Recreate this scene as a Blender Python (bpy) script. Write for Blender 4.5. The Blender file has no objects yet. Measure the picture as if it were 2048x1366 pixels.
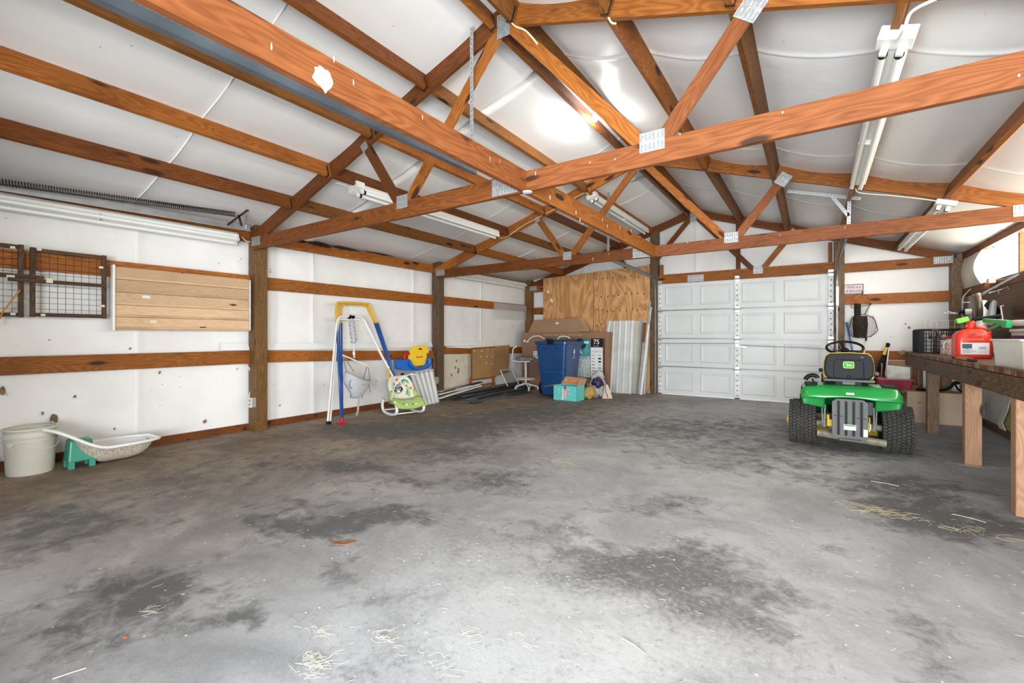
import bpy, math, random
from math import sin, cos, pi, radians, sqrt
from mathutils import Vector, Matrix, noise
S = bpy.context.scene
COL = S.collection
rnd = random.Random(7)

# ------------------------------------------------------------------ camera
FOC, HY, YAW, CH = 893.33, 672.1, 0.5916, 1.106
cam_d = bpy.data.cameras.new('camera')
cam = bpy.data.objects.new('camera', cam_d); COL.objects.link(cam)
cam_d.sensor_width = 36.0
cam_d.lens = 36.0 * FOC / 2048
cam_d.shift_y = -(683.0 - HY) / 2048
cam.location = (0, 0, CH)
cam.rotation_euler = (radians(90), 0, YAW)
cam_d.clip_start = 0.02
S.camera = cam

# ------------------------------------------------------------------ world, lights, exposure
W = bpy.data.worlds.new('world'); S.world = W; W.use_nodes = True
wn = W.node_tree.nodes; wl = W.node_tree.links
bg = wn['Background']
bg.inputs['Color'].default_value = (0.86, 0.93, 1.0, 1)
bg.inputs['Strength'].default_value = 1.0

def area(name, loc, rot, sx, sy, power, col, spread=180):
    l = bpy.data.lights.new(name, 'AREA'); l.shape = 'RECTANGLE'; l.size = sx; l.size_y = sy
    l.energy = power; l.color = col; l.spread = radians(spread)
    o = bpy.data.objects.new(name, l); COL.objects.link(o); o.location = loc; o.rotation_euler = rot
    return o
# added low wide fill lamp outside the near wall, standing in for doorway daylight
area('doorway_fill', (2.3, -2.6, 0.95), (radians(101), 0, 0), 7.4, 1.7, 1040, (0.90, 0.955, 1.0), 170)
vs = S.view_settings
S.display_settings.display_device = 'sRGB'
vs.view_transform = 'Standard'; vs.look = 'None'; vs.gamma = 1.0; vs.use_curve_mapping = False
vs.exposure = 0.50

# ------------------------------------------------------------------ materials
def newmat(name):
    m = bpy.data.materials.new(name); m.use_nodes = True
    nt = m.node_tree
    return m, nt, nt.nodes, nt.links, nt.nodes['Principled BSDF']
def plain(name, col, rough=0.5, metal=0.0, var=0.0, scale=8.0, spec=None, bump=0.0, alpha=None, trans=0.0, coat=0.0):
    m, nt, n, l, b = newmat(name)
    b.inputs['Base Color'].default_value = (*col, 1)
    b.inputs['Roughness'].default_value = rough
    b.inputs['Metallic'].default_value = metal
    if spec is None and rough >= .4 and metal < .3: spec = .28
    if spec is not None: b.inputs['Specular IOR Level'].default_value = spec
    if alpha is not None: b.inputs['Alpha'].default_value = alpha
    if trans: b.inputs['Transmission Weight'].default_value = trans
    if coat: b.inputs['Coat Weight'].default_value = coat
    if var or bump:
        tc = n.new('ShaderNodeTexCoord'); ns = n.new('ShaderNodeTexNoise')
        ns.inputs['Scale'].default_value = scale; ns.inputs['Detail'].default_value = 6
        l.new(tc.outputs['Object'], ns.inputs['Vector'])
        if var:
            mx = n.new('ShaderNodeMix'); mx.data_type = 'RGBA'
            mx.inputs[6].default_value = (*[c * (1 - var) for c in col], 1)
            mx.inputs[7].default_value = (*[min(1, c * (1 + var)) for c in col], 1)
            cr = n.new('ShaderNodeMapRange'); cr.inputs[1].default_value = .3; cr.inputs[2].default_value = .7
            l.new(ns.outputs[0], cr.inputs[0]); l.new(cr.outputs[0], mx.inputs[0])
            l.new(mx.outputs[2], b.inputs['Base Color'])
        if bump:
            bp = n.new('ShaderNodeBump'); bp.inputs['Strength'].default_value = bump; bp.inputs['Distance'].default_value = .01
            l.new(ns.outputs[0], bp.inputs['Height']); l.new(bp.outputs[0], b.inputs['Normal'])
    return m
def wood(name, light, dark, knot=0.13, rough=0.55, contrast=1.0, knotcol=(0.045, 0.018, 0.008), rings=1.0, stretch=1.0):
    m, nt, n, l, b = newmat(name)
    b.inputs['Roughness'].default_value = rough; b.inputs['Specular IOR Level'].default_value = .22
    tc = n.new('ShaderNodeTexCoord'); oi = n.new('ShaderNodeObjectInfo')
    off = n.new('ShaderNodeVectorMath'); off.operation = 'ADD'
    sc = n.new('ShaderNodeVectorMath'); sc.operation = 'SCALE'; sc.inputs[0].default_value = (37.0, 11.3, 23.7)
    l.new(oi.outputs['Random'], sc.inputs['Scale'])
    l.new(tc.outputs['Object'], off.inputs[0]); l.new(sc.outputs[0], off.inputs[1])
    # slow wander of the grain along the length
    mp = n.new('ShaderNodeMapping'); mp.inputs['Scale'].default_value = (1.1 * stretch, 7, 7)
    l.new(off.outputs[0], mp.inputs[0])
    n1 = n.new('ShaderNodeTexNoise'); n1.inputs['Scale'].default_value = 1.0; n1.inputs['Detail'].default_value = 2
    l.new(mp.outputs[0], n1.inputs['Vector'])
    # fine fibre
    mp2 = n.new('ShaderNodeMapping'); mp2.inputs['Scale'].default_value = (3 * stretch, 120, 120)
    l.new(off.outputs[0], mp2.inputs[0])
    n2 = n.new('ShaderNodeTexNoise'); n2.inputs['Scale'].default_value = 1.0; n2.inputs['Detail'].default_value = 4
    l.new(mp2.outputs[0], n2.inputs['Vector'])
    # growth rings: fract of wandering noise
    mu = n.new('ShaderNodeMath'); mu.operation = 'MULTIPLY'; mu.inputs[1].default_value = 21.0 * rings
    l.new(n1.outputs[0], mu.inputs[0])
    sn = n.new('ShaderNodeMath'); sn.operation = 'PINGPONG'; sn.inputs[1].default_value = 0.5
    l.new(mu.outputs[0], sn.inputs[0])
    ad = n.new('ShaderNodeMath'); ad.operation = 'MULTIPLY_ADD'; ad.inputs[1].default_value = 1.1
    l.new(sn.outputs[0], ad.inputs[0])
    m3 = n.new('ShaderNodeMath'); m3.operation = 'MULTIPLY'; m3.inputs[1].default_value = 0.6
    l.new(n2.outputs[0], m3.inputs[0]); l.new(m3.outputs[0], ad.inputs[2])
    mr = n.new('ShaderNodeMapRange'); mr.inputs[1].default_value = 0.5 - .42 / contrast; mr.inputs[2].default_value = 0.5 + .42 / contrast
    l.new(ad.outputs[0], mr.inputs[0])
    mx = n.new('ShaderNodeMix'); mx.data_type = 'RGBA'
    mx.inputs[6].default_value = (*light, 1); mx.inputs[7].default_value = (*dark, 1)
    l.new(mr.outputs[0], mx.inputs[0])
    # per board tone
    hs = n.new('ShaderNodeHueSaturation'); l.new(mx.outputs[2], hs.inputs['Color'])
    vr = n.new('ShaderNodeMapRange'); vr.inputs[3].default_value = 0.8; vr.inputs[4].default_value = 1.18
    fr = n.new('ShaderNodeMath'); fr.operation = 'FRACT'
    f2 = n.new('ShaderNodeMath'); f2.operation = 'MULTIPLY'; f2.inputs[1].default_value = 91.7
    l.new(oi.outputs['Random'], f2.inputs[0]); l.new(f2.outputs[0], fr.inputs[0]); l.new(fr.outputs[0], vr.inputs[0])
    l.new(vr.outputs[0], hs.inputs['Value'])
    out = hs.outputs[0]
    # blotches of weathering
    n4 = n.new('ShaderNodeTexNoise'); n4.inputs['Scale'].default_value = 1.7; n4.inputs['Detail'].default_value = 4
    l.new(off.outputs[0], n4.inputs['Vector'])
    r4 = n.new('ShaderNodeMapRange'); r4.inputs[1].default_value = .52; r4.inputs[2].default_value = .75; r4.inputs[4].default_value = .55
    l.new(n4.outputs[0], r4.inputs[0])
    mb = n.new('ShaderNodeMix'); mb.data_type = 'RGBA'; mb.inputs[7].default_value = (*[c * .55 for c in dark], 1)
    l.new(r4.outputs[0], mb.inputs[0]); l.new(out, mb.inputs[6]); out = mb.outputs[2]
    if knot:
        mk = n.new('ShaderNodeMapping'); mk.inputs['Scale'].default_value = (2.2, 7.5, 7.5)
        l.new(off.outputs[0], mk.inputs[0])
        vo = n.new('ShaderNodeTexVoronoi'); vo.inputs['Scale'].default_value = 1.0; vo.inputs['Randomness'].default_value = 1.0
        l.new(mk.outputs[0], vo.inputs['Vector'])
        kr = n.new('ShaderNodeMapRange'); kr.inputs[1].default_value = knot; kr.inputs[2].default_value = knot + .07
        kr.inputs[3].default_value = 1; kr.inputs[4].default_value = 0
        l.new(vo.outputs['Distance'], kr.inputs[0])
        mk2 = n.new('ShaderNodeMix'); mk2.data_type = 'RGBA'; mk2.inputs[7].default_value = (*knotcol, 1)
        l.new(kr.outputs[0], mk2.inputs[0]); l.new(out, mk2.inputs[6]); out = mk2.outputs[2]
    l.new(out, b.inputs['Base Color'])
    bp = n.new('ShaderNodeBump'); bp.inputs['Strength'].default_value = .15; bp.inputs['Distance'].default_value = .004
    l.new(n2.outputs[0], bp.inputs['Height']); l.new(bp.outputs[0], b.inputs['Normal'])
    return m
def vinyl(name, col, rough, dirt, spots):
    """white insulation facing: soft creases, dust, small marks"""
    m, nt, n, l, b = newmat(name)
    b.inputs['Roughness'].default_value = rough
    tc = n.new('ShaderNodeTexCoord')
    n1 = n.new('ShaderNodeTexNoise'); n1.inputs['Scale'].default_value = .9; n1.inputs['Detail'].default_value = 7; n1.inputs['Roughness'].default_value = .6
    l.new(tc.outputs['Object'], n1.inputs['Vector'])
    r1 = n.new('ShaderNodeMapRange'); r1.inputs[1].default_value = .42; r1.inputs[2].default_value = .75; r1.inputs[4].default_value = dirt
    l.new(n1.outputs[0], r1.inputs[0])
    mx = n.new('ShaderNodeMix'); mx.data_type = 'RGBA'; mx.inputs[6].default_value = (*col, 1)
    mx.inputs[7].default_value = (col[0] * .62, col[1] * .58, col[2] * .52, 1)
    l.new(r1.outputs[0], mx.inputs[0])
    out = mx.outputs[2]
    if spots:
        vo = n.new('ShaderNodeTexVoronoi'); vo.inputs['Scale'].default_value = 7
        mp = n.new('ShaderNodeMapping'); mp.inputs['Rotation'].default_value = (.4, .5, .3)
        l.new(tc.outputs['Object'], mp.inputs[0]); l.new(mp.outputs[0], vo.inputs['Vector'])
        rr = n.new('ShaderNodeMapRange'); rr.inputs[1].default_value = .025 * spots; rr.inputs[2].default_value = .05 * spots
        rr.inputs[3].default_value = .7; rr.inputs[4].default_value = 0
        l.new(vo.outputs['Distance'], rr.inputs[0])
        m2 = n.new('ShaderNodeMix'); m2.data_type = 'RGBA'; m2.inputs[7].default_value = (.12, .1, .08, 1)
        l.new(rr.outputs[0], m2.inputs[0]); l.new(out, m2.inputs[6]); out = m2.outputs[2]
    l.new(out, b.inputs['Base Color'])
    n3 = n.new('ShaderNodeTexNoise'); n3.inputs['Scale'].default_value = 3.5; n3.inputs['Detail'].default_value = 3
    l.new(tc.outputs['Object'], n3.inputs['Vector'])
    bp = n.new('ShaderNodeBump'); bp.inputs['Strength'].default_value = .25; bp.inputs['Distance'].default_value = .03
    l.new(n3.outputs[0], bp.inputs['Height']); l.new(bp.outputs[0], b.inputs['Normal'])
    return m
def concrete():
    m, nt, n, l, b = newmat('stained_concrete')
    tc = n.new('ShaderNodeTexCoord')
    at = n.new('ShaderNodeAttribute'); at.attribute_name = 'stain'
    sp = n.new('ShaderNodeSeparateColor'); l.new(at.outputs['Color'], sp.inputs[0])
    def nz(scale, det, rough=.6, dist=0.0):
        k = n.new('ShaderNodeTexNoise'); k.inputs['Scale'].default_value = scale; k.inputs['Detail'].default_value = det
        k.inputs['Roughness'].default_value = rough; k.inputs['Distortion'].default_value = dist
        l.new(tc.outputs['Object'], k.inputs['Vector']); return k
    def mth(op, a, b_, c=None):
        k = n.new('ShaderNodeMath'); k.operation = op
        for i, v in enumerate([a, b_] + ([c] if c is not None else [])):
            if isinstance(v, (int, float)): k.inputs[i].default_value = v
            else: l.new(v, k.inputs[i])
        return k.outputs[0]
    def rng(v, a, b_, c=0.0, d=1.0):
        k = n.new('ShaderNodeMapRange'); k.inputs[1].default_value = a; k.inputs[2].default_value = b_
        k.inputs[3].default_value = c; k.inputs[4].default_value = d; l.new(v, k.inputs[0]); return k.outputs[0]
    def mix(f, a, b_):
        k = n.new('ShaderNodeMix'); k.data_type = 'RGBA'
        if isinstance(f, float): k.inputs[0].default_value = f
        else: l.new(f, k.inputs[0])
        for i, v in ((6, a), (7, b_)):
            if isinstance(v, tuple): k.inputs[i].default_value = (*v, 1)
            else: l.new(v, k.inputs[i])
        return k.outputs[2]
    big = nz(1.6, 9, .68, .6); mid = nz(7, 9, .72, .4); fine = nz(38, 6, .7); fine2 = nz(150, 3, .6)
    base = mix(rng(big.outputs[0], .35, .66), (.25, .252, .258), (.44, .445, .455))
    base = mix(sp.outputs[1], base, mix(rng(big.outputs[0], .4, .62), (.155, .108, .070), (.34, .255, .180)))
    dk = mth('ADD', sp.outputs[0], rng(mid.outputs[0], .3, .7, -.55, .55))
    dk = mth('ADD', dk, rng(big.outputs[0], .3, .7, -.25, .25))
    dkf = rng(dk, .30, .88, 0, .9)
    base = mix(dkf, base, (.10, .10, .10))
    pl = mth('ADD', sp.outputs[2], rng(fine.outputs[0], .3, .7, -.3, .3))
    pl = mth('ADD', pl, rng(mid.outputs[0], .3, .7, -.3, .3))
    base = mix(rng(pl, .35, 1.0, 0, .5), base, (.60, .605, .61))
    base = mix(rng(fine.outputs[0], .42, .30, 0, .5), base, (.13, .13, .13))
    base = mix(rng(fine.outputs[0], .60, .75, 0, .4), base, (.62, .61, .58))
    base = mix(rng(fine2.outputs[0], .66, .72, 0, .3), base, (.1, .09, .08))
    vo = n.new('ShaderNodeTexVoronoi'); vo.inputs['Scale'].default_value = 9; l.new(tc.outputs['Object'], vo.inputs['Vector'])
    base = mix(rng(vo.outputs['Distance'], .035, .06, .8, 0), base, (.8, .79, .76))
    l.new(base, b.inputs['Base Color'])
    l.new(rng(mid.outputs[0], .3, .7, .55, .85), b.inputs['Roughness'])
    bp = n.new('ShaderNodeBump'); bp.inputs['Strength'].default_value = .3; bp.inputs['Distance'].default_value = .004
    l.new(fine.outputs[0], bp.inputs['Height']); l.new(bp.outputs[0], b.inputs['Normal'])
    return m
def plymat(name='plywood'):
    m, nt, n, l, b = newmat(name)
    tc = n.new('ShaderNodeTexCoord'); oi = n.new('ShaderNodeObjectInfo')
    off = n.new('ShaderNodeVectorMath'); off.operation = 'ADD'
    sc = n.new('ShaderNodeVectorMath'); sc.operation = 'SCALE'; sc.inputs[0].default_value = (7.0, 3.3, 13.7)
    l.new(oi.outputs['Random'], sc.inputs['Scale']); l.new(tc.outputs['Object'], off.inputs[0]); l.new(sc.outputs[0], off.inputs[1])
    mp = n.new('ShaderNodeMapping'); mp.inputs['Scale'].default_value = (2.4, 1, .62); l.new(off.outputs[0], mp.inputs[0])
    n1 = n.new('ShaderNodeTexNoise'); n1.inputs['Scale'].default_value = 1.0; n1.inputs['Detail'].default_value = 3; n1.inputs['Distortion'].default_value = .6
    l.new(mp.outputs[0], n1.inputs['Vector'])
    mu = n.new('ShaderNodeMath'); mu.operation = 'MULTIPLY'; mu.inputs[1].default_value = 11; l.new(n1.outputs[0], mu.inputs[0])
    pp = n.new('ShaderNodeMath'); pp.operation = 'PINGPONG'; pp.inputs[1].default_value = .5; l.new(mu.outputs[0], pp.inputs[0])
    r = n.new('ShaderNodeMapRange'); r.inputs[1].default_value = 0.0; r.inputs[2].default_value = .5; l.new(pp.outputs[0], r.inputs[0])
    mx = n.new('ShaderNodeMix'); mx.data_type = 'RGBA'; mx.inputs[6].default_value = (.42, .19, .06, 1); mx.inputs[7].default_value = (.66, .36, .15, 1)
    l.new(r.outputs[0], mx.inputs[0]); l.new(mx.outputs[2], b.inputs['Base Color'])
    b.inputs['Roughness'].default_value = .6
    return m
M = {}
M['lumber'] = wood('pine_lumber', (.40, .145, .026), (.22, .062, .010))
M['lumber_pale'] = wood('pale_pine_lumber', (.285, .098, .032), (.165, .048, .012), rings=.8)
M['lumber_dark'] = wood('dark_pine_lumber', (.22, .070, .015), (.11, .032, .007))
M['lumber_olive'] = wood('aged_purlin_lumber', (.29, .12, .026), (.15, .052, .010), rings=1.2)
M['post'] = wood('treated_post', (.25, .130, .045), (.13, .062, .020), knot=.1)
M['post_grey'] = wood('weathered_post', (.20, .13, .075), (.085, .05, .025), knot=.1)
M['bench_leg'] = wood('bench_leg_wood', (.56, .33, .20), (.38, .20, .11), knot=.08)
M['bench_grey'] = wood('old_bench_wood', (.30, .19, .11), (.15, .088, .048), knot=.08)
M['bench_top'] = wood('bench_plank', (.24, .135, .075), (.10, .05, .026), contrast=1.4)
M['slat'] = wood('beige_slat', (.66, .46, .29), (.54, .35, .20), knot=.05, contrast=.8)
M['darkframe'] = wood('dark_frame_wood', (.13, .07, .04), (.05, .026, .015), knot=.06)
M['roof'] = vinyl('roof_facing', (.80, .79, .78), .32, .16, .9)
M['wall'] = vinyl('wall_facing', (.86, .85, .835), .5, .4, 1.0)
M['concrete'] = concrete()
M['ply'] = plymat()
M['galv'] = plain('galvanized_steel', (.50, .52, .53), .42, .75, .12, 12)
M['plate'] = plain('nail_plate_steel', (.42, .44, .45), .5, .6, .3, 60)
M['slot'] = plain('plate_slot_dark', (.22, .22, .22), .6)
M['galvdark'] = plain('dull_track_steel', (.27, .275, .28), .5, .6, .15, 12)
M['bluesteel'] = plain('blue_grey_steel', (.15, .19, .23), .36, .6, .25, 4)
M['darksteel'] = plain('dark_spring_steel', (.04, .032, .03), .45, .5)
M['white'] = plain('white_enamel', (.78, .77, .73), .35, 0, .05, 5)
M['tube'] = plain('lamp_tube_glass', (.84, .84, .80), .2)
M['doorwhite'] = plain('door_white', (.60, .61, .615), .4, 0, .05, 2)
M['black'] = plain('black_plastic', (.008, .008, .009), .5, spec=.16)
M['cable'] = plain('cream_cable', (.72, .64, .44), .5)
M['cablewhite'] = plain('white_cable', (.75, .74, .70), .5)

# ------------------------------------------------------------------ mesh building
class B:
    def __init__(s): s.v = []; s.f = []
    def add(s, vs, fs, M_=None):
        o = len(s.v)
        if M_ is not None: vs = [M_ @ Vector(p) for p in vs]
        s.v += [tuple(p) for p in vs]; s.f += [tuple(i + o for i in f) for f in fs]; return s
    def box(s, x0, x1, y0, y1, z0, z1, M_=None):
        if x0 > x1: x0, x1 = x1, x0
        if y0 > y1: y0, y1 = y1, y0
        if z0 > z1: z0, z1 = z1, z0
        v = [(x0, y0, z0), (x1, y0, z0), (x1, y1, z0), (x0, y1, z0), (x0, y0, z1), (x1, y0, z1), (x1, y1, z1), (x0, y1, z1)]
        return s.add(v, [(0, 3, 2, 1), (4, 5, 6, 7), (0, 1, 5, 4), (1, 2, 6, 5), (2, 3, 7, 6), (3, 0, 4, 7)], M_)
    def bar(s, a, b, w, h, up=(0, 0, 1)):
        return s.add(*boxlocal((Vector(b) - Vector(a)).length, w, h), frame(a, b, up))
    def tube(s, pts, r, n=8, cap=True, closed=False):
        pts = [Vector(p) for p in pts]; N = len(pts)
        rs = r if isinstance(r, (list, tuple)) else [r] * N
        vs = []; t0 = None; nrm = None
        for i, p in enumerate(pts):
            if closed: t = (pts[(i + 1) % N] - pts[i - 1])
            else: t = (pts[min(i + 1, N - 1)] - pts[max(i - 1, 0)])
            if t.length < 1e-9: t = Vector((0, 0, 1))
            t.normalize()
            if nrm is None:
                a = Vector((0, 0, 1)) if abs(t.z) < .9 else Vector((1, 0, 0))
                nrm = t.cross(a).normalized()
            else:
                nrm = (nrm - t * nrm.dot(t))
                nrm = nrm.normalized() if nrm.length > 1e-6 else t.orthogonal().normalized()
            bn = t.cross(nrm)
            for k in range(n):
                a = 2 * pi * k / n
                vs.append(p + (nrm * cos(a) + bn * sin(a)) * rs[i])
        fs = []
        for i in range(N if closed else N - 1):
            j = (i + 1) % N
            for k in range(n):
                k2 = (k + 1) % n
                fs.append((i * n + k, i * n + k2, j * n + k2, j * n + k))
        if cap and not closed:
            fs.append(tuple(range(n - 1, -1, -1))); fs.append(tuple((N - 1) * n + k for k in range(n)))
        return s.add(vs, fs)
    def lathe(s, prof, n=24, M_=None, cap=True):
        vs = []; fs = []; N = len(prof)
        for r, z in prof:
            for k in range(n):
                a = 2 * pi * k / n; vs.append((r * cos(a), r * sin(a), z))
        for i in range(N - 1):
            for k in range(n):
                k2 = (k + 1) % n
                fs.append((i * n + k, i * n + k2, (i + 1) * n + k2, (i + 1) * n + k))
        if cap: fs.append(tuple(range(n - 1, -1, -1))); fs.append(tuple((N - 1) * n + k for k in range(n)))
        return s.add(vs, fs, M_)
    def prism(s, poly, z0, z1, M_=None):
        N = len(poly)
        vs = [(x, y, z0) for x, y in poly] + [(x, y, z1) for x, y in poly]
        fs = [tuple(range(N - 1, -1, -1)), tuple(range(N, 2 * N))] + [(i, (i + 1) % N, (i + 1) % N + N, i + N) for i in range(N)]
        return s.add(vs, fs, M_)
    def grid(s, fn, nu, nv, closed_u=False):
        vs = [fn(i / nu, j / nv) for j in range(nv + 1) for i in range(nu + 1)]
        fs = [(j * (nu + 1) + i, j * (nu + 1) + i + 1, (j + 1) * (nu + 1) + i + 1, (j + 1) * (nu + 1) + i) for j in range(nv) for i in range(nu)]
        return s.add(vs, fs)
    def mesh(s, name, smooth=False):
        me = bpy.data.meshes.new(name); me.from_pydata(s.v, [], s.f); me.update()
        if smooth:
            me.shade_smooth()
        return me
def boxlocal(L, w, h):
    v = [(0, -w / 2, -h / 2), (L, -w / 2, -h / 2), (L, w / 2, -h / 2), (0, w / 2, -h / 2), (0, -w / 2, h / 2), (L, -w / 2, h / 2), (L, w / 2, h / 2), (0, w / 2, h / 2)]
    return v, [(0, 3, 2, 1), (4, 5, 6, 7), (0, 1, 5, 4), (1, 2, 6, 5), (2, 3, 7, 6), (3, 0, 4, 7)]
def frame(a, b, up=(0, 0, 1)):
    a, b = Vector(a), Vector(b); x = (b - a).normalized(); u = Vector(up)
    if abs(x.dot(u.normalized())) > .999: u = Vector((0, 1, 0))
    y = u.cross(x).normalized(); z = x.cross(y)
    m = Matrix((x, y, z)).transposed().to_4x4(); m.translation = a
    return m
def arc(c, r, a0, a1, n, plane='xz'):
    out = []
    for i in range(n + 1):
        a = a0 + (a1 - a0) * i / n; u, v = r * cos(a), r * sin(a)
        out.append({'xz': (c[0] + u, c[1], c[2] + v), 'yz': (c[0], c[1] + u, c[2] + v), 'xy': (c[0] + u, c[1] + v, c[2])}[plane])
    return out
def rot(ax, deg): return Matrix.Rotation(radians(deg), 4, ax)
def T(x, y, z): return Matrix.Translation((x, y, z))
WM = {}
def link(o, parent, world=None):
    COL.objects.link(o)
    w = world if world is not None else Matrix.Identity(4)
    if parent is not None:
        o.parent = parent
        o.matrix_basis = WM[parent.name].inverted() @ w
    else:
        o.matrix_basis = w
    WM[o.name] = w.copy()
def finish(o, bevel=0.0, smooth=False, seg=2):
    if smooth:
        o.data.shade_smooth()
    if bevel:
        md = o.modifiers.new('bevel', 'BEVEL'); md.width = bevel; md.segments = seg; md.limit_method = 'ANGLE'; md.angle_limit = radians(40)
    if smooth == 'auto':
        md = o.modifiers.new('wn', 'WEIGHTED_NORMAL')
def props(o, label=None, cat=None, group=None, kind=None):
    if label: o['label'] = label
    if cat: o['category'] = cat
    if group: o['group'] = group
    if kind: o['kind'] = kind
    return o
def thing(name, label, cat, loc=(0, 0, 0), rz=0.0, group=None, mat4=None):
    o = bpy.data.objects.new(name, None); o.empty_display_size = .1
    w = mat4 if mat4 is not None else (T(*loc) @ rot('Z', rz))
    link(o, None, w); props(o, label, cat, group); return o
def part(name, b, mat, parent=None, local=True, bevel=0.0, smooth=False, label=None, seg=2):
    """geometry given in the parent's own frame (local) or in world space"""
    me = b.mesh(name) if isinstance(b, B) else b
    o = bpy.data.objects.new(name, me)
    if not me.materials: me.materials.append(mat)
    w = WM[parent.name] if (parent is not None and local) else Matrix.Identity(4)
    if parent is not None and not local:
        inv = WM[parent.name].inverted(); me.transform(inv); w = WM[parent.name]
    link(o, parent, w)
    if label: o['label'] = label
    finish(o, bevel, smooth, seg); return o
def solo(name, b, mat, label, cat, loc=(0, 0, 0), rz=0, group=None, bevel=0.0, smooth=False, mat4=None):
    me = b.mesh(name); me.materials.append(mat); o = bpy.data.objects.new(name, me)
    link(o, None, mat4 if mat4 is not None else T(*loc) @ rot('Z', rz)); props(o, label, cat, group); finish(o, bevel, smooth); return o
def beam(name, a, b, w, h, mat, parent=None, up=(0, 0, 1), bevel=.002, **kw):
    """straight timber with its grain along its own length"""
    L = (Vector(b) - Vector(a)).length
    bb = B().add(*boxlocal(L, w, h)); me = bb.mesh(name); me.materials.append(mat)
    o = bpy.data.objects.new(name, me); link(o, parent, frame(a, b, up)); props(o, **kw)
    if bevel: finish(o, bevel, seg=1)
    return o
def text_mesh(txt, size, depth=.0008, bold=0.0, sx=1.0, shear=0.0):
    c = bpy.data.curves.new('lettering', 'FONT'); c.body = txt; c.size = size; c.extrude = depth; c.offset = bold; c.align_x = 'CENTER'; c.align_y = 'CENTER'; c.shear = shear
    c.resolution_u = 3
    o = bpy.data.objects.new('lettering', c); COL.objects.link(o)
    bpy.context.view_layer.update()
    me = bpy.data.meshes.new_from_object(o)
    bpy.data.objects.remove(o); bpy.data.curves.remove(c)
    if sx != 1.0: me.transform(Matrix.Diagonal((sx, 1, 1, 1)))
    return me
def lettering(txt, size, mat, parent, M_, bold=0.0, sx=1.0, name='lettering', shear=0.0):
    """M_ : frame in the parent's space whose XY plane carries the text"""
    me = text_mesh(txt, size, bold=bold, sx=sx, shear=shear); me.transform(M_)
    me.materials.append(mat)
    o = bpy.data.objects.new(name, me); link(o, parent, WM[parent.name]); return o
FACE_Y = rot('X', 90)                       # XY plane turned to face -Y (text reads for a viewer looking along +Y)
FACE_X = rot('Z', 90) @ rot('X', 90)        # faces +X
# pixel -> world point on a plane, for reading positions off the photograph
def ray(px, py):
    a = (px - 1024) / FOC; b_ = (HY - py) / FOC
    return Vector((a * cos(YAW) - sin(YAW), a * sin(YAW) + cos(YAW), b_))
def onX(px, py, X): r = ray(px, py); t = X / r.x; return Vector((X, r.y * t, CH + r.z * t))
def onY(px, py, Y): r = ray(px, py); t = Y / r.y; return Vector((r.x * t, Y, CH + r.z * t))
def onZ(px, py, Z=0.0): r = ray(px, py); t = (Z - CH) / r.z; return Vector((r.x * t, r.y * t, Z))

# ================================================================== SETTING
XL, XR, YF, YN = -5.54, 1.80, 8.87, -0.42      # wall faces
RX, RZ, SL = -1.82, 3.47, 0.332                # ridge and roof slope
def roofz(x): return RZ - SL * abs(x - RX)
def facez(x): return roofz(x) if x > -4.53 else roofz(-4.53) - .205 * (-4.53 - x)      # the facing lifts a little over the left eave
def struct(name, b, mat, label=None, **kw):
    o = part(name, b, mat, **kw); o['kind'] = 'structure'
    if label: o['label'] = label
    return o
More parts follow.
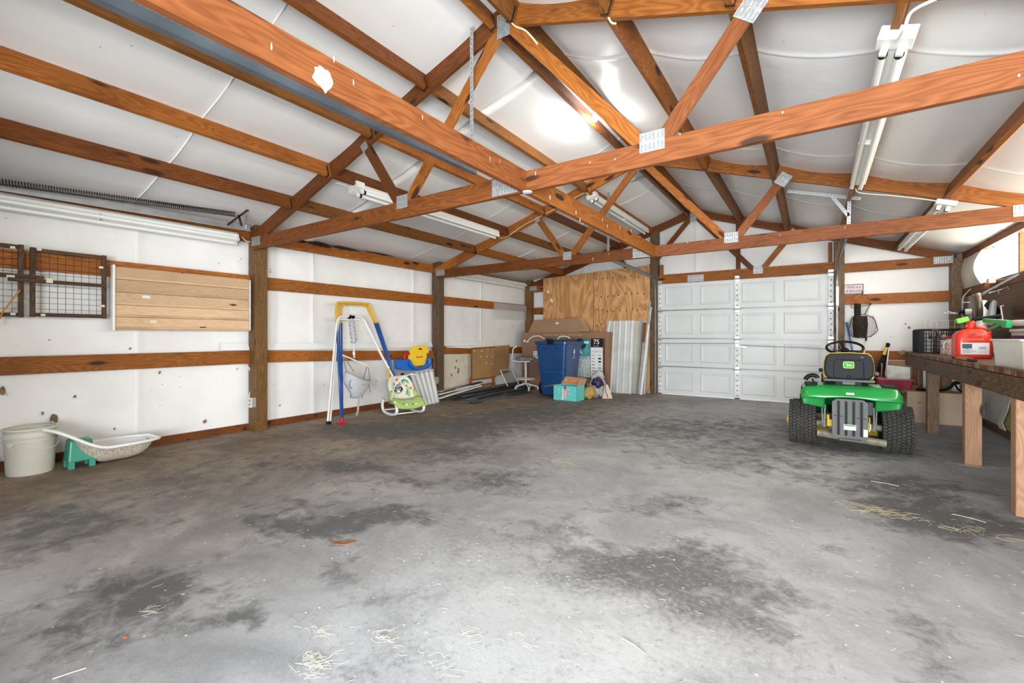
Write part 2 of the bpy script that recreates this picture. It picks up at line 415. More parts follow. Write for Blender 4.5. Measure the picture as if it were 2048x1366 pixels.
# ---- floor
def floor_mesh():
    dark = [(690,765,.55,.4,.0),(870,850,.9,.35,.75),(760,868,.5,.25,.7),(905,905,.55,.22,.8),(1000,830,.9,.5,.55),(1120,820,1.0,.6,.5),(930,870,.4,.3,.6),(1100,790,1.3,.5,.5),
            (990,960,.45,.22,.75),(710,938,.35,.14,.8),(810,962,.18,.08,.7),(690,1045,.42,.16,.8),(780,1045,.3,.12,.5),(560,1045,.35,.15,.45),(1330,1015,.38,.16,.7),(1180,1140,.33,.14,.75),(1330,1120,.35,.14,.7),
            (1440,1170,.35,.16,.6),(1050,1060,.35,.15,.5),(1450,850,1.1,.5,.55),(1600,900,1.3,.3,.65),(1500,930,.6,.2,.4),(1700,960,.5,.14,.35),(1880,1030,.5,.25,.7),(1870,975,.6,.2,.7),(1960,1060,.35,.2,.7),
            (1860,1265,.16,.09,.6),(320,1170,.3,.12,.6),(460,1245,.16,.07,.7),(800,1200,.16,.08,.6),(700,1135,.18,.07,.6),(300,1200,.3,.12,.5),(130,1300,.25,.12,.5),(140,1040,.6,.15,.75),(60,1090,.3,.15,.6),
            (330,970,.9,.25,.5),(560,920,.9,.25,.45),(480,880,.8,.25,.35),(640,1000,.3,.12,.3),(1670,1110,.2,.06,.4),(1480,1250,.2,.1,.4),(1560,1180,.1,.05,.3),(1250,860,1.0,.4,.5),(1400,1260,.25,.12,.45),
            (700,860,.5,.2,.5),(1230,800,.9,.5,.5),(1500,800,.6,.5,.4),(1850,1340,.14,.06,.5),(820,1330,.2,.1,.4),(1150,1230,.2,.08,.4)]
    pale = [(1010,1290,.32,.2,.95),(1200,1250,.35,.2,.7),(900,1180,.5,.25,.35),(1350,1330,.4,.2,.35),(1100,1350,.3,.15,.7),(1180,1180,.5,.25,.25),(1500,1100,.8,.35,.28),(950,1090,.6,.3,.35),(1650,1240,.7,.4,.2),(1260,960,.8,.3,.25),(680,1340,.3,.2,.3)]
    conv = lambda L: [(onZ(a, b_).x, onZ(a, b_).y, c, d, e) for a, b_, c, d, e in L]
    dark, pale = conv(dark), conv(pale)
    x0, x1, y0, y1 = XL - .1, XR + .1, YN - .1, YF + .1
    nx, ny = 190, 240
    vs = []; cols = []
    cs, sn = cos(YAW), sin(YAW)
    for j in range(ny + 1):
        y = y0 + (y1 - y0) * j / ny
        for i in range(nx + 1):
            x = x0 + (x1 - x0) * i / nx
            vs.append((x, y, 0))
            wx = x + .18 * noise.noise((x * 2.1, y * 2.1, 3.3)); wy = y + .18 * noise.noise((x * 2.1, y * 2.1, 8.1))
            d = 0.0
            for a, b_, rx, ry, s in dark:
                u = (wx - a); v = (wy - b_)
                if abs(u) > 2.5 or abs(v) > 2.5: continue
                du = (u * cs + v * sn) / (rx * 1.1); dv = (-u * sn + v * cs) / (ry * 1.5)
                d += s * math.exp(-(du * du + dv * dv))
            p = 0.0
            for a, b_, rx, ry, s in pale:
                u = (wx - a); v = (wy - b_)
                if abs(u) > 2 or abs(v) > 2: continue
                du = (u * cs + v * sn) / rx; dv = (-u * sn + v * cs) / (ry * 1.3)
                p += s * math.exp(-(du * du + dv * dv))
            # browner, darker tone towards the left wall
            e = (x - (-3.2 + .12 * (y - 2) + .5 * noise.noise((x * .8, y * .8, 1.7)))) / 1.5
            br = 1 / (1 + math.exp(min(30, 3.2 * e)))
            cols += [min(1, d), br, min(1, p), 1]
    fs = [(j * (nx + 1) + i, j * (nx + 1) + i + 1, (j + 1) * (nx + 1) + i + 1, (j + 1) * (nx + 1) + i) for j in range(ny) for i in range(nx)]
    me = bpy.data.meshes.new('floor'); me.from_pydata(vs, [], fs); me.update()
    at = me.color_attributes.new('stain', 'FLOAT_COLOR', 'POINT'); at.data.foreach_set('color', cols)
    me.materials.append(M['concrete'])
    return me
o = bpy.data.objects.new('floor', floor_mesh()); link(o, None); props(o, kind='structure')
# unseen driveway slab outside the doorway, laid to bounce light indoors
M['drive'] = plain('pale_driveway', (.5, .49, .46), .8, 0, .1, 3)
struct('driveway_slab', B().box(-9, 6, -9, YN - .1, -.2, -.01), M['drive'], 'pale driveway slab outside the doorways')

# ---- roof facing: two slopes that belly between the purlins, with raised seams
PUR_L = [-1.93, -2.60, -3.26, -3.90, -4.53]
PUR_R = [-1.70, -1.00, -.31, .38, 1.07]
SEAMS = [-.3, 1.52, 3.29, 5.10, 6.95]
def roof_slope(side):
    xs_p = [RX] + (PUR_L if side < 0 else PUR_R) + [XL - .05 if side < 0 else XR + .05]
    xs = []; sag = []
    for a, b_ in zip(xs_p[:-1], xs_p[1:]):
        for k in range(10):
            t = k / 10; xs.append(a + (b_ - a) * t); sag.append(sin(pi * t) * (.022 if side < 0 else .05) * min(1, abs(b_ - a) / .6))
    xs.append(xs_p[-1]); sag.append(0)
    ys = []; y = YN - .1
    while y < YF + .05: ys.append(y); y += .12
    ys.append(YF + .05)
    for s_ in SEAMS:
        ys += [s_ - .06, s_ - .03, s_ - .012, s_, s_ + .012, s_ + .03]
    ys = sorted(set(ys))
    vs = []
    for yy in ys:
        tr = min(abs(yy - 2.62), abs(yy - 5.67), abs(yy - 8.7)); k = .55 + .45 * min(1, tr / .5)
        ridge = 0.0
        for s_ in SEAMS:
            d = yy - s_
            if abs(d) < .02: ridge = .007 if abs(d) < .008 else .004
            
        for x, sg in zip(xs, sag):
            wob = .012 * noise.noise((x * 2.3, yy * 1.7, side * 3.0)) * (1 if sg > 0.001 else 0)
            vs.append((x, yy, facez(x) - sg * k - ridge - abs(wob)))
    n_ = len(xs)
    fs = [(j * n_ + i, j * n_ + i + 1, (j + 1) * n_ + i + 1, (j + 1) * n_ + i) for j in range(len(ys) - 1) for i in range(n_ - 1)]
    return B().add(vs, fs)
ce = thing('ceiling', None, None); ce['kind'] = 'structure'
for sd in (-1, 1):
    part('roof_slope', roof_slope(sd), M['roof'], ce, smooth=True, label=('left' if sd < 0 else 'right') + ' roof slope faced in white vinyl insulation')
# sheet metal above the facing keeps the sky out
rf = B()
for sd, xe in ((-1, XL - .1), (1, XR + .1)):
    rf.add([(RX, YN - .15, RZ + .14), (xe, YN - .15, roofz(xe) + .14), (xe, YF + .15, roofz(xe) + .14), (RX, YF + .15, RZ + .14),
            (RX, YN - .15, RZ + .16), (xe, YN - .15, roofz(xe) + .16), (xe, YF + .15, roofz(xe) + .16), (RX, YF + .15, RZ + .16)],
           [(0, 1, 2, 3), (4, 7, 6, 5), (0, 4, 5, 1), (1, 5, 6, 2), (2, 6, 7, 3)])
part('roof_sheet', rf, M['galv'], ce)

# ---- walls
def wall_grid(axis, plane, a0, a1, z0, ztop, seams, amp=.012, seed=0.0, inward=1):
    """vinyl facing as a softly uneven sheet; seams are raised vertical folds"""
    us = []; u = a0
    while u < a1 - 1e-6: us.append(u); u += .1
    us.append(a1)
    for s_ in seams: us += [s_ - .05, s_ - .025, s_ - .01, s_, s_ + .01, s_ + .03]
    us = sorted(set(v for v in us if a0 <= v <= a1))
    nz_ = 26; vs = []
    for k in range(nz_ + 1):
        for u in us:
            zt = ztop(u) if callable(ztop) else ztop
            z = z0 + (zt - z0) * k / nz_
            r = 0
            for s_ in seams:
                d = abs(u - s_)
                if d < .012: r = .010
                elif d < .032: r = .004
            off = amp * noise.noise((u * 1.3, z * 1.9, seed)) + .4 * amp * noise.noise((u * 5, z * 4, seed + 5)) + r
            w = plane + inward * off
            vs.append((w, u, z) if axis == 'x' else (u, w, z))
    n_ = len(us)
    return B().add(vs, [(j * n_ + i, j * n_ + i + 1, (j + 1) * n_ + i + 1, (j + 1) * n_ + i) for j in range(nz_) for i in range(n_ - 1)])
wall_l = struct('wall_left', wall_grid('x', XL, YN - .1, YF + .06, 0, facez(XL) - .005, [-.25, 1.60, 3.48, 5.28, 7.12], .014, 1.0), M['wall'])
wall_l.data.shade_smooth()
part('wall_sheathing', B().box(XL - .10, XL - .06, YN - .15, YF + .15, -.05, roofz(XL) + .02), M['galv'], wall_l)
# far wall with the garage door opening
wf = thing('wall_far', None, None); wf['kind'] = 'structure'
DX0, DX1, DH = -2.46, 0.283, 2.13
part('wall_facing', wall_grid('y', YF, XL - .05, DX0 + .02, 0, facez, [-4.1], .01, 2.0, -1), M['wall'], wf, smooth=True)
part('wall_facing', wall_grid('y', YF, DX1 - .02, XR + .05, 0, roofz, [], .01, 3.0, -1), M['wall'], wf, smooth=True)
part('wall_facing', wall_grid('y', YF, DX0, DX1, DH + .02, roofz, [-1.80], .01, 4.0, -1), M['wall'], wf, smooth=True)
part('wall_sheathing', B().box(XL - .1, XR + .1, YF + .04, YF + .06, -.05, 2.2).add(
    [(XL - .1, YF + .04, 2.2), (XR + .1, YF + .04, 2.2), (XR + .1, YF + .04, 2.4), (RX, YF + .04, 3.55), (XL - .1, YF + .04, 2.4)], [(0, 1, 2, 3, 4)]), M['galv'], wf)
# near wall (behind the camera) with its open doorway; left gap added for light
wnr = B()
for x0, x1, z0, z1 in [(XL - .1, -3.15, 0, 2.3), (-2.15, -1.38, 0, 2.3), (1.38, XR + .1, 0, 2.3), (-3.15, -2.15, 2.12, 2.3), (-1.38, 1.38, 2.12, 2.3)]:
    wnr.box(x0, x1, YN - .08, YN, z0, z1)
wnr.add([(XL - .1, YN, 2.3), (XR + .1, YN, 2.3), (XR + .1, YN, 2.32), (RX, YN, 3.52), (XL - .1, YN, 2.32)], [(0, 1, 2, 3, 4)])
struct('wall_near', wnr, M['wall'])
# right wall: facing, cut for the light panel strip
WZ0, WZ1, WY0, WY1 = 1.76, 2.19, .6, 7.88
wr = thing('wall_right', None, None); wr['kind'] = 'structure'
part('wall_facing', wall_grid('x', XR, YN - .1, YF + .06, 0, WZ0, [.2, 2.0, 3.85, 6.2], .012, 6.0, -1), M['wall'], wr, smooth=True)
part('wall_facing', wall_grid('x', XR, YN - .1, YF + .06, WZ1, roofz(XR) - .01, [], .004, 7.0, -1), M['wall'], wr, smooth=True)
M['flapedge'] = plain('facing_edge', (.55, .50, .38), .6)
def bulge(u, v):      # the facing bellies out where it was cut back beside the light panels
    y = WY1 + (8.69 - WY1) * u; z = WZ0 - .04 + (WZ1 - WZ0 + .06) * v
    return (XR - .03 - .09 * sin(pi * v) * (1 - .5 * u) - .008 * noise.noise((y * 16, z * 3, 0)), y, z)
part('cut_edge', B().grid(lambda u, v: (XR + .05 - (.08 + .09 * sin(pi * v)) * u, WY1 + .001, WZ0 - .04 + (WZ1 - WZ0 + .06) * v), 3, 12), M['flapedge'], wr, smooth=True)
part('bulging_facing', B().grid(bulge, 24, 12), plain('loose_facing', (.66, .63, .55), .45, 0, .1, 6, bump=.4), wr, smooth=True, label='loose bulging insulation facing beside the light panels')
part('wall_facing', B().box(XR - .02, XR, YN - .1, WY0, WZ0, WZ1), M['wall'], wr)
part('wall_sheathing', B().box(XR + .06, XR + .09, YN - .15, YF + .15, -.05, WZ0), M['galv'], wr)
part('wall_sheathing', B().box(XR + .06, XR + .09, WY1, YF + .15, WZ0, 2.3), M['galv'], wr)
# translucent light panels
mw, nt, nn, ll, bb = newmat('sunlit_fibreglass')
bb.inputs['Base Color'].default_value = (.85, .80, .45, 1); bb.inputs['Emission Color'].default_value = (1.0, .96, .83, 1); bb.inputs['Emission Strength'].default_value = 10.5
win = thing('window_1', None, None); win['kind'] = 'structure'
y = WY1; k = 0
while y > WY0 + .2:
    wdt = 1.02 if k else 1.03
    def pane(u, v, y=y, wdt=wdt): return (XR + .045 + .008 * sin(u * 2 * pi * 6), y - wdt * u, WZ0 + (WZ1 - WZ0) * v)
    part('pane', B().grid(pane, 48, 1), mw, win)
    part('mullion', B().box(XR + .0, XR + .035, y - wdt - .02, y - wdt + .02, WZ0, WZ1), M['lumber_pale'], win)
    y -= wdt; k += 1

# ---- timber frame ------------------------------------------------------------
POSTS = [('left wall post nearest the camera, carrying the electrical outlet and first truss', 2.63, 'post'),
         ('weathered left wall post between the toddler swing and the peeled wall patch', 5.68, 'post_grey')]
for lab, y, mt in POSTS:
    beam('wooden_post', (-5.42, y + .07, 0), (-5.42, y + .07, 2.42), .14, .16, M[mt], up=(1, 0, 0), label=lab, cat='post', bevel=.004)
beam('wooden_post', (-5.42, 8.79, 0), (-5.42, 8.79, 2.38), .14, .16, M['post'], up=(1, 0, 0), label='corner post where the left wall meets the far wall', cat='post', bevel=.004)
beam('wooden_post', (1.715, 8.79, 0), (1.715, 8.79, 2.27), .14, .16, M['bench_grey'], up=(1, 0, 0), label='corner post between the far wall and the right wall', cat='post', bevel=.004)
beam('wooden_post', (-2.53, 8.74, 0), (-2.53, 8.74, 3.12), .16, .14, M['post_grey'], up=(1, 0, 0), label='tall post left of the far garage door, reaching the roof', cat='post', bevel=.004)
beam('wooden_post', (.355, 8.74, 0), (.355, 8.74, 2.66), .16, .13, M['post_grey'], up=(1, 0, 0), label='tall dark post right of the far garage door', cat='post', bevel=.004)
# wall girts
def girt(a, b, z0, z1, lab, group, mt='lumber', name='wall_girt', cat='girt'):
    w = .04
    beam(name, a, b, w, z1 - z0, M[mt], label=lab, cat=cat, group=group)
gx = -5.48
bays = [(YN, 2.63, 'behind the baby bathtub bay'), (2.77, 5.68, 'behind the swing frame'), (5.82, 8.72, 'in the far bay beside the corkboard')]
for y0, y1, w in bays:
    girt((gx, y0, 1.74), (gx, y1, 1.74), 1.665, 1.815, 'upper girt on the left wall ' + w, 'upper left wall girts')
    girt((gx, y0, .86), (gx, y1, .86 if y0 < 2 else .78), .78, .93 if y0 < 2 else .92, 'lower girt on the left wall ' + w, 'lower left wall girts')
    girt((gx, y0, 2.275), (gx, y1, 2.275), 2.205, 2.345, 'eave board on the left wall ' + w, 'left eave boards', 'lumber', 'eave_board', 'board')
o = struct('baseboard_left', B().box(-5.56, -5.50, YN, YF, 0, .075), M['lumber_dark'])
for y0, y1, w in [(YN, 8.7, '')]:
    for z0, z1, lab, mt in [(2.18, 2.33, 'eave board over the light panels on the right wall', 'lumber_pale'), (1.66, 1.76, 'sill board under the light panels', 'lumber_dark')]:
        beam('wall_girt', (XR - .03, y0, (z0 + z1) / 2), (XR - .03, y1, (z0 + z1) / 2), .05, z1 - z0, M[mt], label=lab, cat='board')
struct('baseboard_right', B().box(1.745, 1.79, YN, YF, 0, .07), M['post_grey'])
for z0, z1, lab in [(1.60, 1.755, 'upper girt on the far wall right of the garage door, holding the small framed sign'), (.745, .88, 'lower girt on the far wall right of the garage door, behind the tractor')]:
    girt((.42, 8.80, (z0 + z1) / 2), (1.67, 8.80, (z0 + z1) / 2), z0, z1, lab, None, 'lumber')
for z0, z1, lab in [(1.60, 1.755, 'upper girt on the far wall left of the plywood'), (.78, .93, 'lower girt on the far wall behind the boxes')]:
    girt((-5.34, 8.82, (z0 + z1) / 2), (-2.6, 8.82, (z0 + z1) / 2), z0, z1, lab, None, 'lumber')
# door header
beam('door_header', (-2.45, 8.74, 2.215), (.29, 8.74, 2.215), .05, .13, M['lumber'], label='header board over the white far garage door', cat='board')
beam('framing_stud', (-1.09, 8.83, 2.25), (-1.09, 8.83, 3.15), .04, .07, M['lumber_dark'], up=(1, 0, 0), label='upright stud above the middle of the far garage door', cat='board')
beam('framing_stud', (-2.41, 8.78, 2.28), (-2.41, 8.78, 2.48), .06, .05, M['lumber'], up=(1, 0, 0), label='short block at the left end of the far door header', cat='board')
beam('framing_stud', (.24, 8.78, 2.28), (.24, 8.78, 2.60), .06, .05, M['lumber'], up=(1, 0, 0), label='short block at the right end of the far door header', cat='board')

# ---- trusses
def nail_plate(par, c, w, h, tilt=0.0, faces=-1):
    F = T(*c) @ rot('Y', tilt)
    pl = part('nail_plate', B().box(-w / 2, w / 2, -.0015, .0015, -h / 2, h / 2, F), M['plate'], par, local=False)
    sb = B(); nx = max(3, int(w / .024)); nz_ = max(2, int(h / .05))
    for i in range(nx):
        for j in range(nz_):
            cx = -w / 2 + w * (i + .5) / nx; cz = -h / 2 + h * (j + .5) / nz_
            sb.box(cx - .0045, cx + .0045, -.0024, -.0015, cz - h / nz_ * .36, cz + h / nz_ * .36, F)
    part('tooth_slots', sb, M['slot'], pl, local=False)
def truss(y, label, mats, plates=True, xl=-5.36, xr=1.72):
    t = thing('roof_truss', label, 'truss', (RX, y, 2.1))
    th = .038; zb = lambda x: roofz(x) - .075
    cm, tm_l, tm_r, wm = mats
    beam('bottom_chord', (xl, y, 2.17), (-1.80, y, 2.17), th, .14, M[cm[0]], t)
    beam('bottom_chord', (-1.80, y, 2.17), (xr, y, 2.17), th, .14, M[cm[1]], t)
    # top chords, tops flush with the roof facing
    dz = .075 / cos(math.atan(SL))
    for xe, mt in ((xl - .04, tm_l), (xr, tm_r)):
        beam('top_chord', (xe, y, roofz(xe) - dz), (RX, y, RZ - dz), .0366, .145, M[mt], t)
    up = (0, 1, 0)
    n1, n2, m1, m2 = -2.86, -.77, -3.35, -.26
    beam('web', (RX - .04, y, RZ - .16), (n1 + .03, y, 2.2), .085, .035, M[wm[0]], t, up=up)
    beam('web', (m1, y, roofz(m1) - .13), (n1 - .03, y, 2.2), .085, .035, M[wm[1]], t, up=up)
    beam('web', (RX + .04, y, RZ - .16), (n2 - .03, y, 2.2), .085, .035, M[wm[2]], t, up=up)
    beam('web', (m2, y, roofz(m2) - .13), (n2 + .03, y, 2.2), .085, .035, M[wm[3]], t, up=up)
    if plates:
        yf = y - .021
        nail_plate(t, (n1, yf, 2.235), .13, .11); nail_plate(t, (n2, yf, 2.235), .145, .115)
        nail_plate(t, (-1.78, yf, 2.17), .28, .12)
        nail_plate(t, (RX, yf, RZ - .155), .11, .17)
        nail_plate(t, (m1, yf, roofz(m1) - .15), .08, .08, -28); nail_plate(t, (m2, yf, roofz(m2) - .15), .12, .13, 38)
        nail_plate(t, (-5.27, yf, 2.19), .19, .10); nail_plate(t, (1.55, yf, 2.19), .2, .10)
    return t
truss(2.62, 'nearest roof truss, from the near left post across the whole garage', (('lumber_dark', 'lumber_pale'), 'lumber_dark', 'lumber', ('lumber', 'lumber_dark', 'lumber', 'lumber_pale')))
truss(5.67, 'middle roof truss, carried by the weathered left wall post', (('lumber_dark', 'lumber_pale'), 'lumber', 'lumber', ('lumber', 'lumber', 'lumber', 'lumber_pale')))
truss(8.695 + .03, 'farthest roof truss, against the far wall above the garage door', (('lumber', 'lumber'), 'lumber_dark', 'lumber_dark', ('lumber_dark', 'lumber_dark', 'lumber_dark', 'lumber')), True, -5.33, 1.62)
# longitudinal tie along the bottom chords
beam('tie_beam', (-1.65, YN, 2.17), (-1.65, 2.60, 2.17), .04, .145, M['lumber_pale'], label='long tie beam overhead running from the camera to the nearest truss', cat='beam')
beam('tie_beam', (-1.65, 2.64, 2.17), (-1.65, 5.65, 2.17), .04, .145, M['lumber'], label='tie beam between the nearest truss and the middle truss', cat='beam')
# purlins hung between trusses
ang = math.atan(SL)
ordn = ['ridge', 'second from the ridge', 'third from the ridge', 'fourth from the ridge', 'lowest']
for side, PL in ((-1, PUR_L), (1, PUR_R)):
    for k, x in enumerate(PL):
        for bi, (y0, y1, w) in enumerate([(YN, 2.60, 'near'), (2.64, 5.65, 'middle'), (5.69, 8.70, 'far')]):
            a = -ang * side * -1
            upv = (sin(ang) * side, 0, cos(ang))
            off = Vector(upv) * -.076
            z = roofz(x)
            mt = ['lumber', 'lumber_dark', 'lumber_olive'][(k + bi + (side > 0)) % 3] if side < 0 else ['lumber_olive', 'lumber_olive', 'lumber'][(k + bi) % 3]
            p = beam('roof_purlin', (x + off.x, y0, z + off.z), (x + off.x, y1, z + off.z), .038, .14, M[mt], up=upv,
                     label='%s purlin on the %s roof slope in the %s bay' % (ordn[k], 'left' if side < 0 else 'right', w), cat='purlin', group='roof purlins')
            if bi < 2:
                hb = B().box(-.012, .001, -.024, .024, -.075, -.068).box(-.012, .001, -.024, -.0205, -.075, .03).box(-.012, .001, .0205, .024, -.075, .03)
                part('joist_hanger', hb.mesh('joist_hanger') if False else B().add([(v[0] + (y1 - y0) - .03, v[1], v[2]) for v in hb.v], hb.f), M['darksteel'], p)

# paint splotch and drips on the timbers
M['splotch'] = plain('cream_paint_splotch', (.52, .45, .34), .7, 0, .25, 40)
tie0 = bpy.data.objects['tie_beam']; r_ = random.Random(4)
def blot(par, c, ru, rv, axis, seed=0, n_=22, mat='splotch', name='paint_splotch'):
    q_ = random.Random(seed); vs = []
    for k in range(n_):
        a = 2 * pi * k / n_; m_ = .92 + .42 * noise.noise((2.2 * cos(a) + seed, 2.2 * sin(a), seed * .7)) + q_.uniform(-.06, .06)
        vs.append((c[0], c[1] + ru * m_ * cos(a), c[2] + rv * m_ * sin(a)) if axis == 'x' else (c[0] + ru * m_ * cos(a), c[1], c[2] + rv * m_ * sin(a)))
    part(name, B().add(vs, [tuple(range(n_))]), M[mat], par, local=False)
p = onX(648, 158, -1.628); blot(tie0, p, .045, .05, 'x', 1); p = onX(560, 115, -1.628)
for px, py in ((543, 92), (668, 118), (707, 165), (845, 235), (980, 318), (1000, 322)):
    p = onX(px, py, -1.628); blot(tie0, p, .004, .016, 'x', px, 8)
tie1 = bpy.data.objects['tie_beam.001']
for px, py in ((1100, 395), (1152, 425), (1160, 440), (1205, 440), (1215, 452), (1240, 455), (1262, 462), (1280, 474)):
    p = onX(px, py, -1.628); blot(tie1, p, .012, .022, 'x', px, 8)
tr1 = [o for o in bpy.data.objects if o.name.startswith('roof_truss')]
for px, py in ((1071, 347), (1180, 325), (1230, 318), (1360, 268), (1565, 225), (2038, 151)):
    p = onY(px, py, 2.5995); blot(tr1[0], p, .004, .016 if px < 1100 else .007, 'y', px, 8)
for px, py in ((1186, 518), (1075, 515), (1217, 508), (1375, 485), (1560, 470), (1690, 455)):
    p = onY(px, py, 5.6495); blot(tr1[1], p, .004, .03 if px == 1186 else .012, 'y', px, 8)

M['rot'] = plain('dark_rot_stain', (.035, .018, .010), .9, 0, .6, 25)
eb = bpy.data.objects['eave_board.001']
for px, py, ru, rv in ((640, 489, .20, .03), (690, 497, .24, .022), (600, 482, .10, .02), (760, 508, .30, .012)):
    p = onX(px, py, -5.4592); blot(eb, p, ru, rv, 'x', px, 26, 'rot', 'rot_stain')
solo('porcelain_disc', B().lathe([(0, -.008), (.03, -.006), (.034, 0), (0, .004)], 18, cap=False), M['white'], 'small white disc under the joint of tie beam and nearest truss', 'disc', (-1.62, 2.60, 2.095))

# ================================================================== FAR GARAGE DOOR
def onP(px, py, p, n_):
    r = ray(px, py); o_ = Vector((0, 0, CH)); n_ = Vector(n_); t = (Vector(p) - o_).dot(n_) / r.dot(n_); return o_ + r * t
door = thing('door_1', 'white sectional garage door with raised panels in the far wall', None, (DX0, 8.72, 0)); door['kind'] = 'structure'
sh = DH / 4
for k in range(4):
    z0 = k * sh
    sec = part('door_section', B().box(DX0, DX1, 8.722, 8.765, z0 + .003, z0 + sh - .012).box(DX0, DX1, 8.716, 8.735, z0 + sh - .028, z0 + sh - .016), M['doorwhite'], door, local=False, bevel=.003)
    for x in (-2.33, -1.70, -1.02, -.39):
        w = .52; a, b_ = z0 + .085, z0 + .435
        def ring(i, y): return [(x + i, y, a + i), (x + w - i, y, a + i), (x + w - i, y, b_ - i), (x + i, y, b_ - i)]
        vs = ring(0, 8.7215) + ring(.012, 8.711) + ring(.022, 8.711) + ring(.05, 8.7185)
        fs = [(0 + 4 * j + i, 0 + 4 * j + (i + 1) % 4, 4 + 4 * j + (i + 1) % 4, 4 + 4 * j + i) for j in range(3) for i in range(4)] + [(12, 13, 14, 15)]
        part('raised_panel', B().add(vs, fs), M['doorwhite'], sec, local=False)
st = plain('stile_white', (.66, .67, .67), .45, 0, .2, 12)
for x, w in ((DX0 + .035, .07), (-1.09, .085), (DX1 - .035, .07)):
    s_ = part('door_stile', B().box(x - w / 2, x + w / 2, 8.700, 8.722, .0, DH - .01), st, door, local=False, bevel=.002)
    hb = B()
    for k in range(24): hb.box(x - .012, x + .012, 8.6985, 8.7, .05 + k * .088, .072 + k * .088)
    part('punched_holes', hb, M['slot'], s_, local=False)
    for k in range(1, 5):
        zc = k * sh - .02
        h_ = part('hinge', B().box(x - .035, x + .035, 8.690, 8.699, zc - .05, zc + .05).tube([(x - .05, 8.685, zc), (x + .05, 8.685, zc)], .011), M['galv'], door, local=False)
        if x != -1.09:
            sg = 1 if x > -1 else -1
            part('roller', B().tube([(x + sg * .01, 8.680, zc), (x + sg * .085, 8.680, zc)], .006).tube([(x + sg * .055, 8.680, zc), (x + sg * .075, 8.680, zc)], .022, 12), M['darksteel'], h_, local=False)
for a, b_ in (((-1.13, 8.69, .98), (DX0, 8.69, .965)), ((-1.05, 8.69, .95), (DX1, 8.69, .90))):
    part('lock_bar', B().tube([a, b_], .006), M['galv'], door, local=False)
part('door_latch', B().lathe([(.03, -.01), (.03, .01)], 16, T(-1.09, 8.685, .94) @ rot('X', 90)).bar((-1.09, 8.66, .93), (-.93, 8.66, .915), .02, .02).tube([(-1.09, 8.69, .93), (-1.09, 8.655, .93)], .012), M['galv'], door, local=False)
part('bottom_seal', B().box(DX0, DX1, 8.70, 8.77, 0.0, .02), M['white'], door, local=False)
part('stop_moulding', B().box(DX0 - .01, DX1 + .01, 8.77, 8.80, DH - .02, DH + .03), M['white'], door, local=False)

# ------------------------------------------------------------------ door tracks
def chan(path, w, t, mat, parent=None, **kw):
    """C-shaped track: a web with two lips, following a path in a YZ plane"""
    b_ = B()
    for p, q in zip(path[:-1], path[1:]):
        d = (Vector(q) - Vector(p)).normalized(); n_ = Vector((1, 0, 0)).cross(d)
        e = d * .004
        for o_, ww, hh in (((0, 0, 0), .003, w), (n_ * (w / 2), t, .003), (n_ * (-w / 2), t, .003)):
            o_ = Vector(o_) + (Vector((t / 2 * kw.get('side', 1), 0, 0)) if ww == t else Vector((0, 0, 0)))
            b_.bar(Vector(p) + o_ - e, Vector(q) + o_ + e, ww, hh, up=n_)
    return b_
def tr_path(x, yend):
    r = .30
    return [(x, 8.655, .02), (x, 8.655, 1.92)] + [(x, 8.655 - r + r * cos(a), 1.92 + r * sin(a)) for a in [k * pi / 16 for k in range(1, 9)]] + [(x, yend, 2.25)]
for x, ye, sd, lab in ((-2.50, 6.25, 1, 'galvanized door track left of the far garage door, curving up under the roof'), (.335, 6.2, -1, 'galvanized door track right of the far garage door')):
    t = thing('door_track', lab, 'track', (x, 8.66, 0), group=None)
    part('rail', chan(tr_path(x, ye), .055, .022, M['galv'], side=sd), M['galvdark'], t, local=False)
    ib = B()
    for z in (.3, .9, 1.5): ib.box(x - .018, x + .018, 8.66, 8.70, z, z + .05)
    if sd < 0: ib.box(x - .025, x + .01, 8.60, 8.66, 1.58, 1.88)
    part('wall_bracket', ib, M['white'] if sd < 0 else M['galv'], t, local=False)
    part('end_clip', B().box(x - .03, x + .03, ye - .02, ye + .04, 2.21, 2.29), M['galv'], t, local=False)
def perf(name, lab, segs, w=.032, parent=None, mat='galv'):
    t = thing(name, lab, 'bracket', segs[0][0])
    for a, b_ in segs:
        a, b_ = Vector(a), Vector(b_); L = (b_ - a).length; up = (0, 1, 0) if abs((b_ - a).y) < .5 * L else (1, 0, 0)
        F = frame(a, b_, up)
        bb_ = B(); bb_.add(*boxlocal(L, w, .003), F); bb_.add(*[(lambda v: [(p[0], p[1] + w / 2, p[2] + w / 2) for p in v])(boxlocal(L, .003, w)[0]), boxlocal(L, .003, w)[1]], F)
        r_ = part('angle_bar', bb_, M[mat], t, local=False)
        hb = B(); n_ = int(L / .035)
        for i in range(n_):
            for yy in (-.0025, .0025):
                hb.add(*[[(p[0] + .012 + i * .035, p[1], p[2] + yy) for p in boxlocal(.016, .008, .001)[0]], boxlocal(.016, .008, .001)[1]], F)
        part('punched_holes', hb, M['slot'], r_, local=False)
    return t
perf('hanging_bracket', 'perforated steel bracket under the right roof slope holding the door track', [(onY(1575, 382, 6.22), onY(1722, 397, 6.22)), (onY(1699, 396, 6.2), (.335, 6.2, 2.24)), (onY(1665, 394, 6.2), onY(1698, 432, 6.2))])
perf('hanging_bracket', 'dark perforated steel bracket behind the web of the middle truss, left of the ridge', [(onY(1190, 385, 6.3), onY(1292, 351, 6.3)), (onY(1217, 374, 6.28), (-2.50, 6.27, 2.24))])
perf('hanging_strap', 'long perforated strap hanging from the nearest truss beside the tie beam', [((-2.06, 2.54, 3.36), (-2.06, 2.54, 2.33))], .03, mat='plate')
